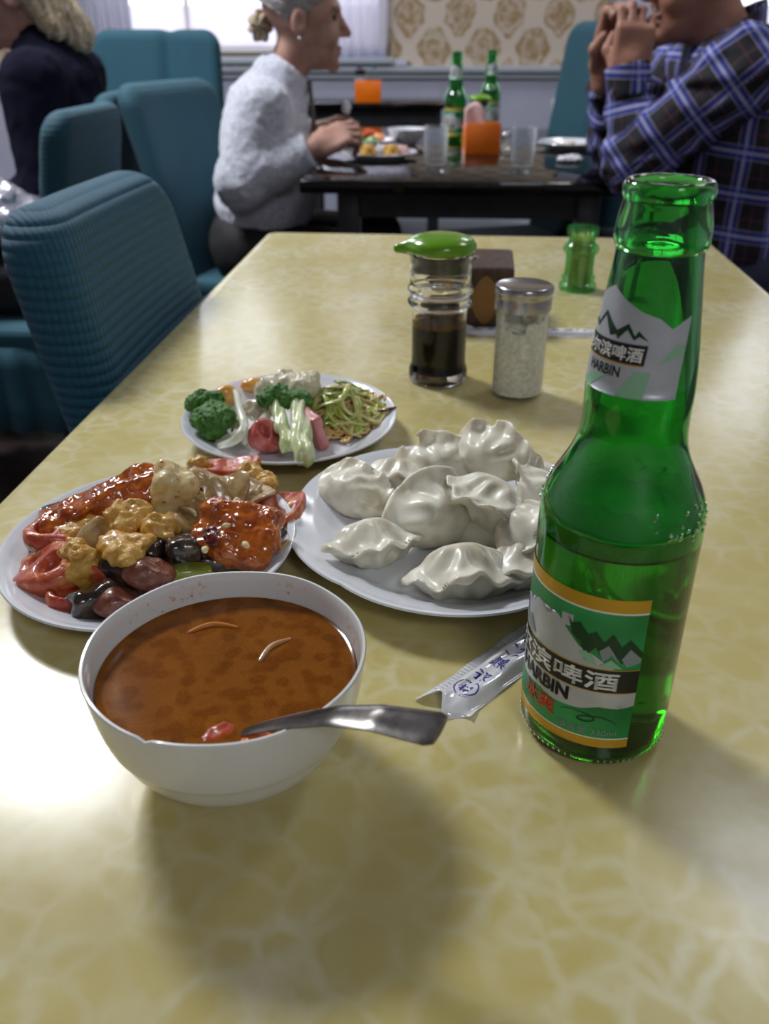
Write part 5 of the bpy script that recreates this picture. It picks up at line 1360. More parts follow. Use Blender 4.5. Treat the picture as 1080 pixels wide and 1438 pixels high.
for x, y, lb in ((-.042, 2.352, 'golden egg roll slice at the plate edge by the woman'), (.016, 2.346, 'golden egg roll slice lying on the pink napkin')):
    e = empty('egg_roll', (x, y, TZ + .0065)); e.rotation_euler = (0, 0, .3)
    lathe('roll_crust', [(0, 0), (.0165, 0), (.018, .003), (.018, .026), (.0165, .029), (0, .029)], m_roll, e, 24, 40)
    lathe('roll_filling', [(0, .029), (.012, .029), (.011, .031), (0, .0315)], mat('roll_filling', (240, 214, 140), .4, col2=(214, 160, 70), nscale=120), e, 20, 40)
    tag(e, lb, 'egg roll')
def crumple(name, loc, r, m, label, cat, seed, rot=(0, 0, 0)):
    r = np.array(r)
    def fn(P): return ell(P, (0, 0, 0), r) + r.min() * (.5 * np.abs(vnoise(P, 1.1 / r.min(), seed)) + .25 * vnoise(P, 2.6 / r.min(), seed + 2))
    o = sdf_obj(name, fn, -r * 1.5, r * 1.5, r.min() / 6, m); place(o, loc, rot); tag(o, label, cat); return o
m_tissue = mat('white_tissue', (226, 224, 232), .8, sss=.1)
crumple('crumpled_napkin', (.0400, 2.372, TZ + .020), (.026, .020, .016), m_napkin, 'crumpled pink napkin on the egg plate', 'napkin', 3)
crumple('crumpled_napkin', (-.0080, 2.375, TZ + .021), (.020, .018, .018), m_tissue, 'crumpled white napkin on the egg plate', 'napkin', 5)
crumple('crumpled_tissue', (.4560, 2.2950, TZ + .0105), (.034, .016, .0105), m_tissue, 'crumpled white tissue beside the plate with scraps', 'tissue', 8)
rnd = random.Random(5)
sal = [('lettuce_piece', (70, 110, 40)), ('tomato_piece', (196, 84, 54)), ('salmon_piece', (222, 142, 104)), ('cheese_piece', (220, 200, 130)), ('lettuce_piece', (96, 130, 60)), ('cucumber_piece', (150, 160, 90))]
adj = ['dark green lettuce', 'red tomato', 'salmon pink', 'pale yellow cheese', 'light green lettuce', 'green cucumber']
pos = [(-.02, -.02, .016), (.012, .012, .030), (.038, .005, .020), (-.035, .006, .020), (.02, -.028, .015), (-.005, .02, .018)]
for k in range(6):
    blob(sal[k][0], (-.055 + pos[k][0], 2.68 + pos[k][1], TZ + pos[k][2]), (.022, .018, .0125), (0, 0, 40 * k), mat('far_salad_%d' % k, sal[k][1], .35), adj[k] + ' piece in the salad heap on the black table', 'salad', 20 + k, .35, None, .003, 'far salad pieces')
for k, (x, y) in enumerate(((.49, 2.60), (.525, 2.64), (.55, 2.60))):
    blob('food_scrap', (x, y, TZ + .0105), (.014, .009, .005), (0, 0, 50 * k), mat('scrap', (214, 196, 160), .5, col2=(190, 150, 90), nscale=60), 'pale food scrap left on the plate by the draped chair', 'scrap', 40 + k, .3, None, .0015, 'scraps on the far plate')
pp = curve_pts([(.395, 2.560, TZ + .030), (.440, 2.585, TZ + .022), (.490, 2.612, TZ + .0120)], 6)
tag(tube('fork', pp, [.0022 + .0018 * (abs(2 * i / (len(pp) - 1) - 1)) for i in range(len(pp))], m_steel, None, 8, .5), 'steel fork leaning on the plate with scraps', 'fork')
e = empty('salt_shaker', (.3350, 2.5900, TZ))
lathe('shaker_glass', [(0, .001), (.012, 0), (.014, .003), (.014, .030), (.012, .030), (.012, .004), (0, .003)], m_clear, e, 24, 50)
lathe('shaker_lid', [(0, .030), (.0145, .030), (.0145, .040), (.010, .0455), (0, .047)], m_chrome, e, 24, 50)
tag(e, 'tiny salt shaker with metal cap beside the orange holder', 'shaker')

# ================================================================== PEOPLE
def head_sdf(P, c, R, s=1.0):
    Q = ((P - np.array(c)) @ R) / s        # R columns: forward, left, up
    d = ell(Q, (-.012, 0, .045), (.097, .075, .087))
    d = smin(d, ell(Q, (.036, 0, -.018), (.060, .058, .086)), .03)
    d = smin(d, ell(Q, (.046, 0, -.076), (.046, .046, .034)), .02)
    d = smin(d, ell(Q, (.084, 0, -.098), (.015, .020, .016)), .018)
    d = smin(d, ell(Q, (.080, 0, .036), (.017, .046, .011)), .012)
    for s_ in (-1, 1):
        d = smax(d, -ell(Q, (.100, s_ * .031, .014), (.016, .015, .010)), .010)
        e_ = ell(Q, (-.006, s_ * .077, -.004), (.021, .008, .034))
        e_ = smax(e_, -ell(Q, (.000, s_ * .086, .000), (.012, .006, .020)), .003)
        d = smin(d, e_, .006)
        d = smin(d, ell(Q, (.068, s_ * .036, -.030), (.024, .022, .022)), .02)
    d = smin(d, rcone(Q, (.092, 0, .020), (.116, 0, -.020), .0075, .0115), .010)
    for s_ in (-1, 1): d = smin(d, ell(Q, (.105, s_ * .010, -.026), (.009, .007, .007)), .005)
    d = smin(d, ell(Q, (.0955, 0, -.0560), (.010, .022, .0055)), .005)
    d = smin(d, ell(Q, (.0940, 0, -.0690), (.010, .019, .0060)), .005)
    d = smax(d, -ell(Q, (.108, 0, -.0625), (.014, .024, .0016)), .002)
    return d * s
def frame(fwd, up=(0, 0, 1)):
    f = Vector(fwd).normalized(); u = Vector(up); l = u.cross(f).normalized(); u = f.cross(l).normalized()
    return np.array([[f.x, l.x, u.x], [f.y, l.y, u.y], [f.z, l.z, u.z]])
def hand_sdf(P, wrist, R, fingers, s=1.0, thumb=None):
    """R columns: along the palm, across towards the thumb, back of hand; fingers: per-finger lists of joint points in that frame"""
    Q = ((P - np.array(wrist)) @ R) / s
    d = rbox(Q, (.048, 0, 0), (.046, .040, .0125), .0115)
    d = smin(d, rcone(Q, (-.02, 0, 0), (.02, 0, 0), .025, .026), .02)
    for pts in fingers:
        for a, b in zip(pts[:-1], pts[1:]): d = smin(d, rcone(Q, a, b, .0092, .0080), .004)
    if thumb:
        for a, b in zip(thumb[:-1], thumb[1:]): d = smin(d, rcone(Q, a, b, .0120, .0095), .006)
    return d * s
def curl(y, x0, L, a0, a1, a2):
    """finger of three bones rooted at x0,y; angles bend it towards the palm (-z)"""
    p = [(x0, y, 0)]; a = 0; z = 0; x = x0
    for l, da in zip(L, (a0, a1, a2)):
        a += math.radians(da); x += l * math.cos(a); z -= l * math.sin(a); p.append((x, y * (1 + .1), z))
    return p
def person_empty(loc, label):
    e = empty('person', loc); tag(e, label, 'person'); return e
def sdf_child(name, fn, lo, hi, h, m, e):
    """built in world metres, stored relative to the person's base"""
    v, f = surfnet(fn, lo, hi, h)
    v = v - np.array(e.location)
    return mesh_obj(name, v, f, m, e, True)
m_skin_w = mat('skin_fair', (184, 146, 130), .5, col2=(160, 116, 102), nscale=22, sss=.15, sss_col=(.012, .005, .003), bump=.25, bscale=140, bdist=.0015)
m_skin_m = mat('skin_tan', (170, 124, 104), .5, col2=(146, 98, 82), nscale=22, sss=.15, sss_col=(.012, .005, .003), bump=.25, bscale=140, bdist=.0015)
m_eye = mat('eye', (60, 56, 54), .1)
# ---------------- woman in white: faces +x, hands over the table
E_W = person_empty((-.30, 2.42, 0), 'grey-haired woman in a fuzzy white sweater eating at the black table')
hc = (-.1975, 2.42, 1.057); hR = frame((1, .02, -.06))
FW = [curl(.028, .085, (.038, .024, .018), 25, 45, 30), curl(.010, .090, (.042, .027, .019), 30, 50, 30), curl(-.009, .087, (.040, .026, .018), 35, 55, 30), curl(-.027, .080, (.032, .020, .016), 40, 55, 30)]
TH = [(.015, .030, -.006), (.045, .050, -.014), (.075, .046, -.026)]
nw = (-.165, 2.235, .792); nR = frame((.86, .30, .38), (-.25, -.75, .65))
fw_ = (-.175, 2.520, .800); fR = frame((.86, -.32, .30), (-.25, .55, .75))
legs_w = [((-.36, 2.33, .52), (-.02, 2.28, .53), .085, .062), ((-.02, 2.28, .53), (-.01, 2.28, .09), .058, .042), ((-.36, 2.51, .52), (-.02, 2.56, .53), .085, .062), ((-.02, 2.56, .53), (-.01, 2.56, .09), .058, .042)]
def womanf(P):
    d = head_sdf(P, hc, hR, .93)
    d = smin(d, rcone(P, (-.215, 2.42, 1.01), (-.255, 2.42, .915), .046, .050), .02)
    d = smin(d, ell(P, (-.30, 2.42, .74), (.090, .14, .17)), .03)
    d = smin(d, rcone(P, (-.285, 2.265, .880), (-.345, 2.235, .715), .045, .038), .03); d = smin(d, rcone(P, (-.345, 2.235, .715), nw, .037, .026), .02)
    d = smin(d, rcone(P, (-.285, 2.575, .880), (-.34, 2.60, .72), .045, .038), .03); d = smin(d, rcone(P, (-.34, 2.60, .72), fw_, .037, .026), .02)
    d = smin(d, hand_sdf(P, nw, nR, FW, .92, TH), .01)
    d = smin(d, hand_sdf(P, fw_, fR, [[(a, -b, c) for a, b, c in q] for q in FW], .92, [(a, -b, c) for a, b, c in TH]), .01)
    for a, b, r1, r2 in legs_w[::2]: d = smin(d, rcone(P, a, b, r1 * .9, r2 * .9), .03)
    return d
sdf_child('body', womanf, (-.48, 2.13, .42), (.06, 2.72, 1.17), .0048, m_skin_w, E_W)
m_fuzzy = mat('fuzzy_white_knit', (222, 224, 236), .95, col2=(186, 188, 206), nscale=120, sheen=.6, bump=.8, bscale=420, bdist=.004)
def sweaterf(P):
    d = ell(P, (-.305, 2.42, .77), (.118, .175, .165))
    d = smin(d, ell(P, (-.315, 2.42, .64), (.130, .175, .105)), .05)
    d = smin(d, rcone(P, (-.262, 2.42, .925), (-.285, 2.42, .87), .072, .105), .03)
    for sy, el, wr in ((2.265, (-.345, 2.235, .715), nw), (2.575, (-.34, 2.60, .72), fw_)):
        el = np.array(el); wr = np.array(wr); we = el + (wr - el) * .86
        d = smin(d, rcone(P, (-.285, sy, .875), el, .068, .062), .035); d = smin(d, rcone(P, el, we, .062, .046), .03)
    d = d + .0018 * vnoise(P, 60, 2) + .0020 * vnoise(P, 140, 5) + .0045 * vnoise(P * np.array([1, 1, .35]), 22, 7)
    d = smax(d, -(np.linalg.norm(P - np.array([-.222, 2.42, .975]), axis=1) - .050), .006)
    for el, wr in (((-.345, 2.235, .715), nw), ((-.34, 2.60, .72), fw_)):
        el = np.array(el); wr = np.array(wr); ax = (wr - el) / np.linalg.norm(wr - el); q = (P - wr) @ ax + .012
        near = np.linalg.norm(P - wr, axis=1) < .13
        d = np.where(near, smax(d, q, .006), d)
    return smax(d, .585 - P[:, 2] - .04 * (P[:, 0] + .3) * 0, .008)
sdf_child('sweater', sweaterf, (-.50, 2.12, .56), (-.08, 2.74, 1.03), .0058, m_fuzzy, E_W)
tube('zip_placket', [(-.186 - E_W.location.x, -.02, .928), (-.180 - E_W.location.x, -.03, .86), (-.176 - E_W.location.x, -.035, .78)], .006, mat('placket', (96, 92, 84), .6), E_W, 8)
m_black_cloth = mat('black_cloth', (24, 23, 26), .8, col2=(34, 33, 36), nscale=20)
def pantsf(P):
    d = ell(P, (-.345, 2.42, .555), (.125, .175, .095))
    for a, b, r1, r2 in legs_w: d = smin(d, rcone(P, a, b, r1, r2), .04)
    return smax(d, P[:, 2] - .64, .01) + .003 * vnoise(P, 30, 4)
sdf_child('trousers', pantsf, (-.50, 2.18, .06), (.08, 2.66, .66), .010, m_black_cloth, E_W)
for y in (2.28, 2.56):
    def shoef(P, y=y): return np.maximum(smin(ell(P, (.02, y, .045), (.12, .042, .045)), ell(P, (-.03, y, .07), (.05, .04, .05)), .02), .006 - P[:, 2])
    sdf_child('shoe', shoef, (-.12, y - .06, -.01), (.16, y + .06, .13), .008, m_dark, E_W)
m_hair_g = mat('grey_hair', (134, 126, 122), .55, col2=(176, 172, 174), nscale=35, ndist=2, bump=.6, bscale=160, bdist=.003)
def hairwf(P):
    Q = ((P - np.array(hc)) @ hR) / .93
    d = ell(Q, (-.016, 0, .050), (.104, .082, .092))
    d = np.maximum(d, -(Q[:, 2] - .012 - .9 * np.maximum(Q[:, 0] - .012, 0) + .5 * np.minimum(Q[:, 0] + .02, 0) * 1.0 + .02 * (Q[:, 0] < -.03)))
    st = .0016 * np.sin(Q[:, 2] * 520 + Q[:, 0] * 260) + .002 * vnoise(Q * np.array([1, 1, 2.5]), 90, 3)
    return (smax(d, Q[:, 0] - .062 + .25 * (Q[:, 2] - .1), .012) + st) * .93
sdf_child('hair', hairwf, (-.33, 2.32, 1.0), (-.10, 2.52, 1.20), .0038, m_hair_g, E_W)
m_hair_b = mat('bun_hair', (122, 104, 84), .55, col2=(164, 146, 118), nscale=50, ndist=3, bump=.6, bscale=180, bdist=.003)
def bunf(P):
    Q = P - np.array([-.302, 2.42, 1.047])
    ang = np.arctan2(Q[:, 2], Q[:, 0])
    return ell(Q, (0, 0, 0), (.027, .032, .034)) + .003 * np.sin(ang * 7 + Q[:, 1] * 90) + .003 * vnoise(Q, 90, 4)
sdf_child('hair_bun', bunf, (-.345, 2.375, 1.0), (-.26, 2.465, 1.095), .003, m_hair_b, E_W)
for s_ in (-1, 1):
    p = np.array(hc) + .93 * (hR @ np.array([.077, s_ * .031, .014])) - np.array(E_W.location)
    v, f = lathe_vf([(0, -.0115), (.008, -.008), (.0112, 0), (.008, .008), (0, .0115)], 12)
    o = mesh_obj('eye', v, f, m_eye, E_W); o.location = p
earp = np.array(hc) + .93 * (hR @ np.array([-.002, -.083, -.040])) - np.array(E_W.location)
v, f = lathe_vf([(0, -.006), (.0045, -.003), (.0055, .001), (.003, .005), (0, .006)], 12)
o = mesh_obj('earring', v, f, m_chrome, E_W); o.location = earp
crumple('paper_napkin', (-.098, 2.47, .862), (.012, .016, .020), m_tissue, 'small white napkin pinched in the woman\'s fingers', 'napkin', 12)

# ---------------- man in plaid: faces -x, elbows on the table
E_M = person_empty((.74, 2.05, 0), 'man in a blue plaid shirt with clasped hands at his mouth')
hm = (.640, 2.05, 1.128); hMR = frame((-1, -.10, -.10))
el_n = np.array((.520, 1.935, .800)); wr_n = np.array((.492, 1.965, .955)); sh_n = np.array((.690, 1.875, .965))
el_f = np.array((.545, 2.18, .800)); wr_f = np.array((.470, 2.075, .955)); sh_f = np.array((.690, 2.235, .965))
hnR = frame((.06, .02, 1), (-.10, -.95, .05)); hfR = frame((.10, -.06, 1), (-.2, .95, .05))
FM_ = [curl(.029, .082, (.036, .024, .018), 20, 65, 40), curl(.010, .088, (.040, .027, .019), 25, 65, 40), curl(-.009, .085, (.038, .025, .018), 30, 70, 40), curl(-.028, .078, (.030, .019, .016), 35, 70, 40)]
legs_m = [((.80, 1.95, .54), (.47, 1.93, .54), .095, .072), ((.47, 1.93, .54), (.50, 1.93, .09), .066, .05), ((.80, 2.15, .54), (.47, 2.19, .54), .095, .072), ((.47, 2.19, .54), (.50, 2.19, .09), .066, .05)]
def manf(P):
    d = head_sdf(P, hm, hMR, 1.0)
    d = smin(d, rcone(P, (.665, 2.05, 1.075), (.715, 2.05, .985), .056, .064), .025)
    d = smin(d, ell(P, (.745, 2.05, .80), (.115, .165, .21)), .05)
    for sh, el, wr in ((sh_n, el_n, wr_n), (sh_f, el_f, wr_f)):
        d = smin(d, rcone(P, sh, el, .052, .043), .03); d = smin(d, rcone(P, el, wr, .043, .029), .02)
    d = smin(d, hand_sdf(P, wr_n, hnR, FM_, 1.0, [(.015, .030, -.008), (.045, .046, -.022), (.072, .036, -.036)]), .008)
    d = smin(d, hand_sdf(P, wr_f, hfR, [[(a, -b, c) for a, b, c in q] for q in FM_], 1.0, [(.015, -.030, -.008), (.045, -.046, -.022), (.072, -.036, -.036)]), .008)
    for a, b, r1, r2 in legs_m[::2]: d = smin(d, rcone(P, a, b, r1 * .9, r2 * .9), .03)
    return d
sdf_child('body', manf, (.40, 1.78, .42), (.92, 2.34, 1.26), .0048, m_skin_m, E_M)
def plaid():
    m = bpy.data.materials.new('blue_plaid_cloth'); m.use_nodes = True; nt = m.node_tree; p = nt.nodes['Principled BSDF']; L = nt.links.new
    at = nd(nt, 'ShaderNodeAttribute'); at.attribute_name = 'plaid'; sp = nd(nt, 'ShaderNodeSeparateXYZ'); L(at.outputs['Vector'], sp.inputs[0])
    def M(op, a, b=None, c=None):
        n = nd(nt, 'ShaderNodeMath', operation=op)
        for i, q in enumerate((a, b, c)):
            if q is None: continue
            if isinstance(q, (int, float)): n.inputs[i].default_value = q
            else: L(q, n.inputs[i])
        return n.outputs[0]
    def pulse(x, c, w):       # 1 inside |frac - c| < w
        return M('SMOOTH_MIN', 1.0, M('MULTIPLY', M('MAXIMUM', M('SUBTRACT', w, M('ABSOLUTE', M('SUBTRACT', x, c))), 0.0), 60.0), .05)
    per = .080
    col = None
    uv = [M('FRACT', M('ADD', M('DIVIDE', sp.outputs[i], per), 20.0)) for i in (0, 1)]
    def lay(prev, fac, c, k):
        mx = nd(nt, 'ShaderNodeMix', data_type='RGBA'); L(M('MULTIPLY', fac, k), mx.inputs[0])
        if prev is None: mx.inputs[6].default_value = srgb(16, 14, 26)
        else: L(prev, mx.inputs[6])
        mx.inputs[7].default_value = srgb(*c); return mx.outputs[2]
    for x in uv:
        col = lay(col, pulse(x, .30, .15), (50, 60, 172), .48)
        col = lay(col, pulse(x, .30, .045), (206, 208, 230), .45)
        col = lay(col, pulse(x, .14, .018), (190, 192, 220), .5)
        col = lay(col, pulse(x, .46, .018), (190, 192, 220), .5)
        col = lay(col, pulse(x, .74, .016), (140, 60, 86), .55)
    L(col, p.inputs['Base Color']); p.inputs['Roughness'].default_value = .8
    return m
m_plaid = plaid()
def plaid_child(name, fn, uvfn, lo, hi, h, e):
    v, f = surfnet(fn, lo, hi, h)
    uv = uvfn(v)
    o = mesh_obj(name, v - np.array(e.location), f, m_plaid, e, True)
    a = o.data.attributes.new('plaid', 'FLOAT_VECTOR', 'POINT')
    a.data.foreach_set('vector', np.concatenate([uv, np.zeros((len(uv), 1))], 1).astype(np.float32).ravel())
    return o
def shirtf(P):
    d = ell(P, (.745, 2.05, .80), (.140, .190, .215))
    d = smin(d, ell(P, (.760, 2.05, .63), (.150, .185, .13)), .06)
    d = smin(d, rcone(P, sh_n, sh_f, .070, .070), .05)
    d = smin(d, rcone(P, (.712, 2.05, .99), (.735, 2.05, .93), .074, .12), .03)
    d = smax(d, -(np.linalg.norm((P - np.array([.690, 2.05, 1.055])) * np.array([1, 1, .9]), axis=1) - .066), .005)
    return smax(d, .545 - P[:, 2], .01) + .006 * vnoise(P * np.array([1, 1, .5]), 20, 3) + .002 * vnoise(P, 70, 5)
plaid_child('shirt', shirtf, lambda v: np.stack([np.arctan2(v[:, 1] - 2.05, v[:, 0] - .75) * .17, v[:, 2] + .12 * (v[:, 0] - .7)], 1), (.56, 1.79, .52), (.95, 2.31, 1.06), .0065, E_M)
def sleeve_fn(sh, el, wr, seed):
    we = el + (wr - el) * .90
    def fn(P):
        d = smin(rcone(P, sh, el, .082, .064), rcone(P, el, we, .062, .043), .035)
        ax = (wr - el) / np.linalg.norm(wr - el)
        t = (P - el) @ ax
        d = d + .0045 * np.sin(t * 95 + 3 * vnoise(P, 14, seed)) * (t > -.01) + .006 * vnoise(P, 26, seed) + .002 * vnoise(P, 80, seed + 4)
        return smax(d, np.where(np.linalg.norm(P - wr, axis=1) < .12, (P - we) @ ax, -1), .004)
    def uv(v):
        ta = seg_t(v, sh, el); tb = seg_t(v, el, wr)
        pa = sh + ta[:, None] * (el - sh); pb = el + tb[:, None] * (wr - el)
        da = np.linalg.norm(v - pa, axis=1) - .074; db = np.linalg.norm(v - pb, axis=1) - .054
        la = np.linalg.norm(el - sh); lb = np.linalg.norm(wr - el)
        up = np.array([.0, 1.0, 0.0])
        def ang(v, p, a, b):
            x = (b - a) / np.linalg.norm(b - a); s = np.cross(x, up); s /= np.linalg.norm(s); t = np.cross(s, x); q = v - p
            return np.arctan2(q @ s, q @ t)
        ua = ang(v, pa, sh, el) * .07; ub = ang(v, pb, el, wr) * .055
        use = da < db
        wa_ = ((v - sh) @ (el - sh)) / la; wb_ = ((v - el) @ (wr - el)) / lb
        return np.stack([np.where(use, ua, ub), np.where(use, wa_, la + wb_)], 1)
    return fn, uv
for sh, el, wr, sd in ((sh_n, el_n, wr_n, 3), (sh_f, el_f, wr_f, 9)):
    fn, uv = sleeve_fn(sh, el, wr, sd); A = np.stack([sh, el, wr])
    plaid_child('sleeve', fn, uv, A.min(0) - .10, A.max(0) + .10, .0058, E_M)
def collarf(P):
    Q = P - np.array([.700, 2.05, 1.020])
    r = np.hypot(Q[:, 0], Q[:, 1]); 
    zc = .045 * (Q[:, 0] / .075)
    d = np.abs(r - .074 - .12 * (Q[:, 2] - zc) * -1) - .0045
    return smax(d, np.abs(Q[:, 2] - zc) - .030, .004)
plaid_child('collar', collarf, lambda v: np.stack([np.arctan2(v[:, 1] - 2.05, v[:, 0] - .7) * .075, v[:, 2] * 1.0 + .04], 1), (.60, 1.95, .92), (.81, 2.15, 1.12), .0036, E_M)
def cufff(P):
    ax = (wr_n - el_n) / np.linalg.norm(wr_n - el_n); q = P - wr_n; t = q @ ax; r = np.linalg.norm(q - t[:, None] * ax, axis=1)
    return smax(np.abs(r - .041) - .004, np.abs(t + .010) - .030, .003)
plaid_child('cuff', cufff, lambda v: np.stack([np.arctan2(v[:, 1] - wr_n[1], v[:, 0] - wr_n[0]) * .042, v[:, 2] + .02], 1), wr_n - .075, wr_n + .075, .0036, E_M)
m_denim = mat('dark_denim', (30, 32, 58), .8, col2=(40, 42, 72), nscale=40)
def pantsm(P):
    d = ell(P, (.790, 2.05, .56), (.14, .19, .10))
    for a, b, r1, r2 in legs_m: d = smin(d, rcone(P, a, b, r1, r2), .04)
    return smax(d, P[:, 2] - .66, .01) + .004 * vnoise(P, 24, 4)
sdf_child('trousers', pantsm, (.36, 1.80, .06), (.96, 2.31, .68), .010, m_denim, E_M)
for y in (1.93, 2.19):
    def shoef(P, y=y): return np.maximum(smin(ell(P, (.46, y, .045), (.13, .046, .045)), ell(P, (.52, y, .07), (.05, .045, .05)), .02), .006 - P[:, 2])
    sdf_child('shoe', shoef, (.31, y - .06, -.01), (.62, y + .06, .13), .008, m_dark, E_M)
def hairmf(P):
    Q = ((P - np.array(hm)) @ hMR)
    d = ell(Q, (-.018, 0, .052), (.101, .080, .090))
    d = smax(d, -(Q[:, 2] - .010 - .8 * np.maximum(Q[:, 0] - .02, 0) + .35 * np.minimum(Q[:, 0] + .02, 0)), .006)
    return smax(d, Q[:, 0] - .062, .012) + .002 * vnoise(Q, 120, 3)
sdf_child('hair', hairmf, (.50, 1.94, 1.06), (.79, 2.16, 1.30), .0045, mat('short_grey_hair', (96, 88, 82), .6, col2=(130, 122, 116), nscale=60), E_M)
for s_ in (-1, 1):
    p = np.array(hm) + hMR @ np.array([.080, s_ * .031, .014]) - np.array(E_M.location)
    v, f = lathe_vf([(0, -.0115), (.008, -.008), (.0112, 0), (.008, .008), (0, .0115)], 12)
    o = mesh_obj('eye', v, f, m_eye, E_M); o.location = p

# ---------------- person in navy, turned away: faces -x
E_N = person_empty((-.90, 2.50, 0), 'person with blonde hair in a navy sweater turned away at the left')
hn_ = (-.925, 2.50, 1.115); hNR = frame((-1, -.25, -.22))
legs_n = [((-.86, 2.40, .52), (-1.25, 2.38, .53), .09, .068), ((-1.25, 2.38, .53), (-1.22, 2.38, .09), .062, .046), ((-.86, 2.60, .52), (-1.25, 2.63, .53), .09, .068), ((-1.25, 2.63, .53), (-1.22, 2.63, .09), .062, .046)]
arms_n = [((-.845, 2.315, .925), (-.835, 2.27, .68), (-1.06, 2.30, .62)), ((-.845, 2.685, .925), (-.86, 2.72, .68), (-1.06, 2.68, .62))]
nhR = frame((-1, .05, .12), (0, -.3, .95)); 
def navyf(P):
    d = head_sdf(P, hn_, hNR, .97)
    d = smin(d, rcone(P, (-.905, 2.50, 1.06), (-.872, 2.50, .975), .050, .058), .025)
    d = smin(d, ell(P, (-.845, 2.50, .78), (.105, .155, .21)), .05)
    for k, (s, e_, w_) in enumerate(arms_n):
        d = smin(d, rcone(P, s, e_, .046, .040), .03); d = smin(d, rcone(P, e_, w_, .038, .027), .02)
        sg = 1 if k else -1
        d = smin(d, hand_sdf(P, w_, nhR, [[(a, b, c) for a, b, c in q] for q in FW], .95, [(a, b * sg, c) for a, b, c in TH]), .01)
    for a, b, r1, r2 in legs_n[::2]: d = smin(d, rcone(P, a, b, r1 * .9, r2 * .9), .03)
    return d
sdf_child('body', navyf, (-1.30, 2.20, .42), (-.70, 2.80, 1.24), .0058, m_skin_w, E_N)
m_navy = mat('navy_knit', (19, 19, 36), .95, col2=(14, 14, 28), nscale=30, spec=.1, bump=.3, bscale=300, bdist=.002)
def navysw(P):
    d = ell(P, (-.845, 2.50, .79), (.130, .190, .205))
    d = smin(d, ell(P, (-.840, 2.50, .62), (.135, .185, .12)), .06)
    d = smin(d, rcone(P, (-.845, 2.33, .935), (-.845, 2.67, .935), .062, .062), .05)
    d = smin(d, rcone(P, (-.876, 2.50, 1.000), (-.86, 2.50, .93), .066, .11), .03)
    for s, e_, w_ in arms_n:
        we = np.array(e_) + (np.array(w_) - np.array(e_)) * .9
        d = smin(d, rcone(P, s, e_, .072, .062), .04); d = smin(d, rcone(P, e_, we, .060, .044), .03)
    d = smax(d, -(np.linalg.norm(P - np.array([-.900, 2.50, 1.045]), axis=1) - .056), .006)
    d = d + .007 * vnoise(P * np.array([1, 1, .5]), 18, 6) + .003 * vnoise(P, 50, 2)
    for s, e_, w_ in arms_n: d = np.where(np.linalg.norm(P - np.array(w_), axis=1) < .10, smax(d, -(P[:, 0] - w_[0] - .012), .004), d)
    return smax(d, .56 - P[:, 2], .01)
sdf_child('sweater', navysw, (-1.13, 2.16, .54), (-.66, 2.84, 1.10), .0075, m_navy, E_N)
def pantsn(P):
    d = ell(P, (-.85, 2.50, .55), (.14, .185, .095))
    for a, b, r1, r2 in legs_n: d = smin(d, rcone(P, a, b, r1, r2), .04)
    return smax(d, P[:, 2] - .64, .01)
sdf_child('trousers', pantsn, (-1.36, 2.24, .06), (-.68, 2.76, .66), .012, m_black_cloth, E_N)
for y in (2.38, 2.63):
    def shoef(P, y=y): return np.maximum(smin(ell(P, (-1.26, y, .045), (.12, .042, .045)), ell(P, (-1.2, y, .07), (.05, .04, .05)), .02), .006 - P[:, 2])
    sdf_child('shoe', shoef, (-1.40, y - .06, -.01), (-1.12, y + .06, .13), .009, m_dark, E_N)
m_blonde = mat('blonde_hair', (150, 128, 98), .5, col2=(206, 192, 166), nscale=26, ndist=4, ndetail=5, bump=.7, bscale=120, bdist=.004)
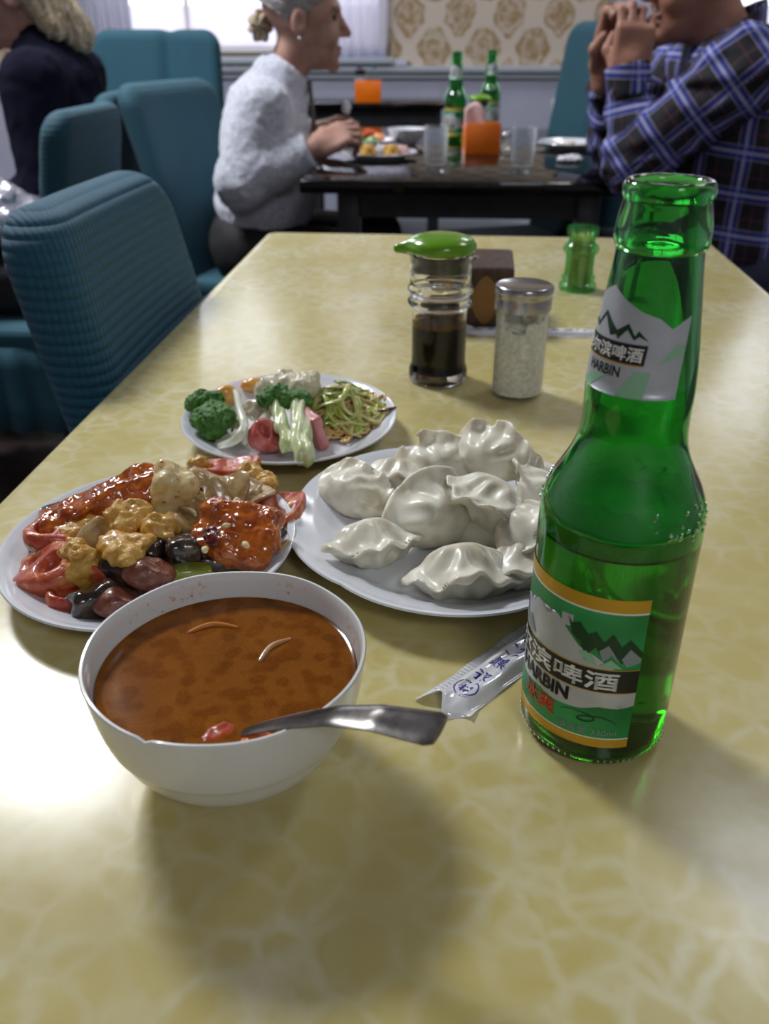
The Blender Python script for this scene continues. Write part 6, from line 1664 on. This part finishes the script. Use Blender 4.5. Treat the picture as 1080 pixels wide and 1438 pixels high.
def hairnf(P):
    Q = ((P - np.array(hn_)) @ hNR) / .97
    d = ell(Q, (-.020, 0, .050), (.112, .090, .098))
    d = smax(d, -(Q[:, 2] + .02 - 1.2 * np.maximum(Q[:, 0] - .0, 0)), .008)
    fall = rcone(Q, (-.070, 0, .02), (-.125, 0, -.120), .068, .045)
    fall = smin(fall, rcone(Q, (-.050, -.055, .02), (-.082, -.062, -.100), .042, .026), .03)
    fall = smin(fall, rcone(Q, (-.050, .055, .02), (-.082, .062, -.100), .042, .026), .03)
    d = smin(d, fall, .03)
    ang = np.arctan2(Q[:, 1], Q[:, 0] + .06)
    return (d + .0035 * np.sin(ang * 24 + Q[:, 2] * 20 + 3 * vnoise(Q, 22, 1)) + .005 * vnoise(Q * np.array([1, 1, .5]), 50, 3)) * .97
sdf_child('hair', hairnf, (-1.05, 2.36, .93), (-.72, 2.64, 1.28), .0045, m_blonde, E_N)
for s_ in (-1, 1):
    p = np.array(hn_) + .97 * (hNR @ np.array([.079, s_ * .031, .014])) - np.array(E_N.location)
    v, f = lathe_vf([(0, -.0115), (.008, -.008), (.0112, 0), (.008, .008), (0, .0115)], 12)
    o = mesh_obj('eye', v, f, m_eye, E_N); o.location = p
# dark bag with a silver jacket thrown over it on the empty chair beside
def bagf(P): return rbox(P, (0, 0, 0), (.135, .14, .062), .04) + .008 * vnoise(P, 14, 3)
o = sdf_obj('shoulder_bag', bagf, (-.17, -.17, -.09), (.17, .17, .09), .009, m_black_cloth); o.location = (-.915, 2.03, .538)
tag(o, 'black soft bag on the empty teal chair under the silver jacket', 'bag')
m_silver = mat('silver_quilt', (214, 212, 224), .24, metal=.7, col2=(170, 168, 184), nscale=18, bump=.6, bscale=45, bdist=.01)
def jack(P): return ell(P, (0, 0, 0), (.150, .145, .080)) + .016 * np.abs(np.sin(P[:, 0] * 42 + 5 * vnoise(P, 11, 2) + P[:, 2] * 35)) + .018 * vnoise(P, 17, 5)
o = sdf_obj('jacket', jack, (-.2, -.2, -.12), (.2, .2, .12), .008, m_silver); o.location = (-.905, 2.03, .672)
tag(o, 'crumpled silver quilted jacket on the black bag', 'jacket')
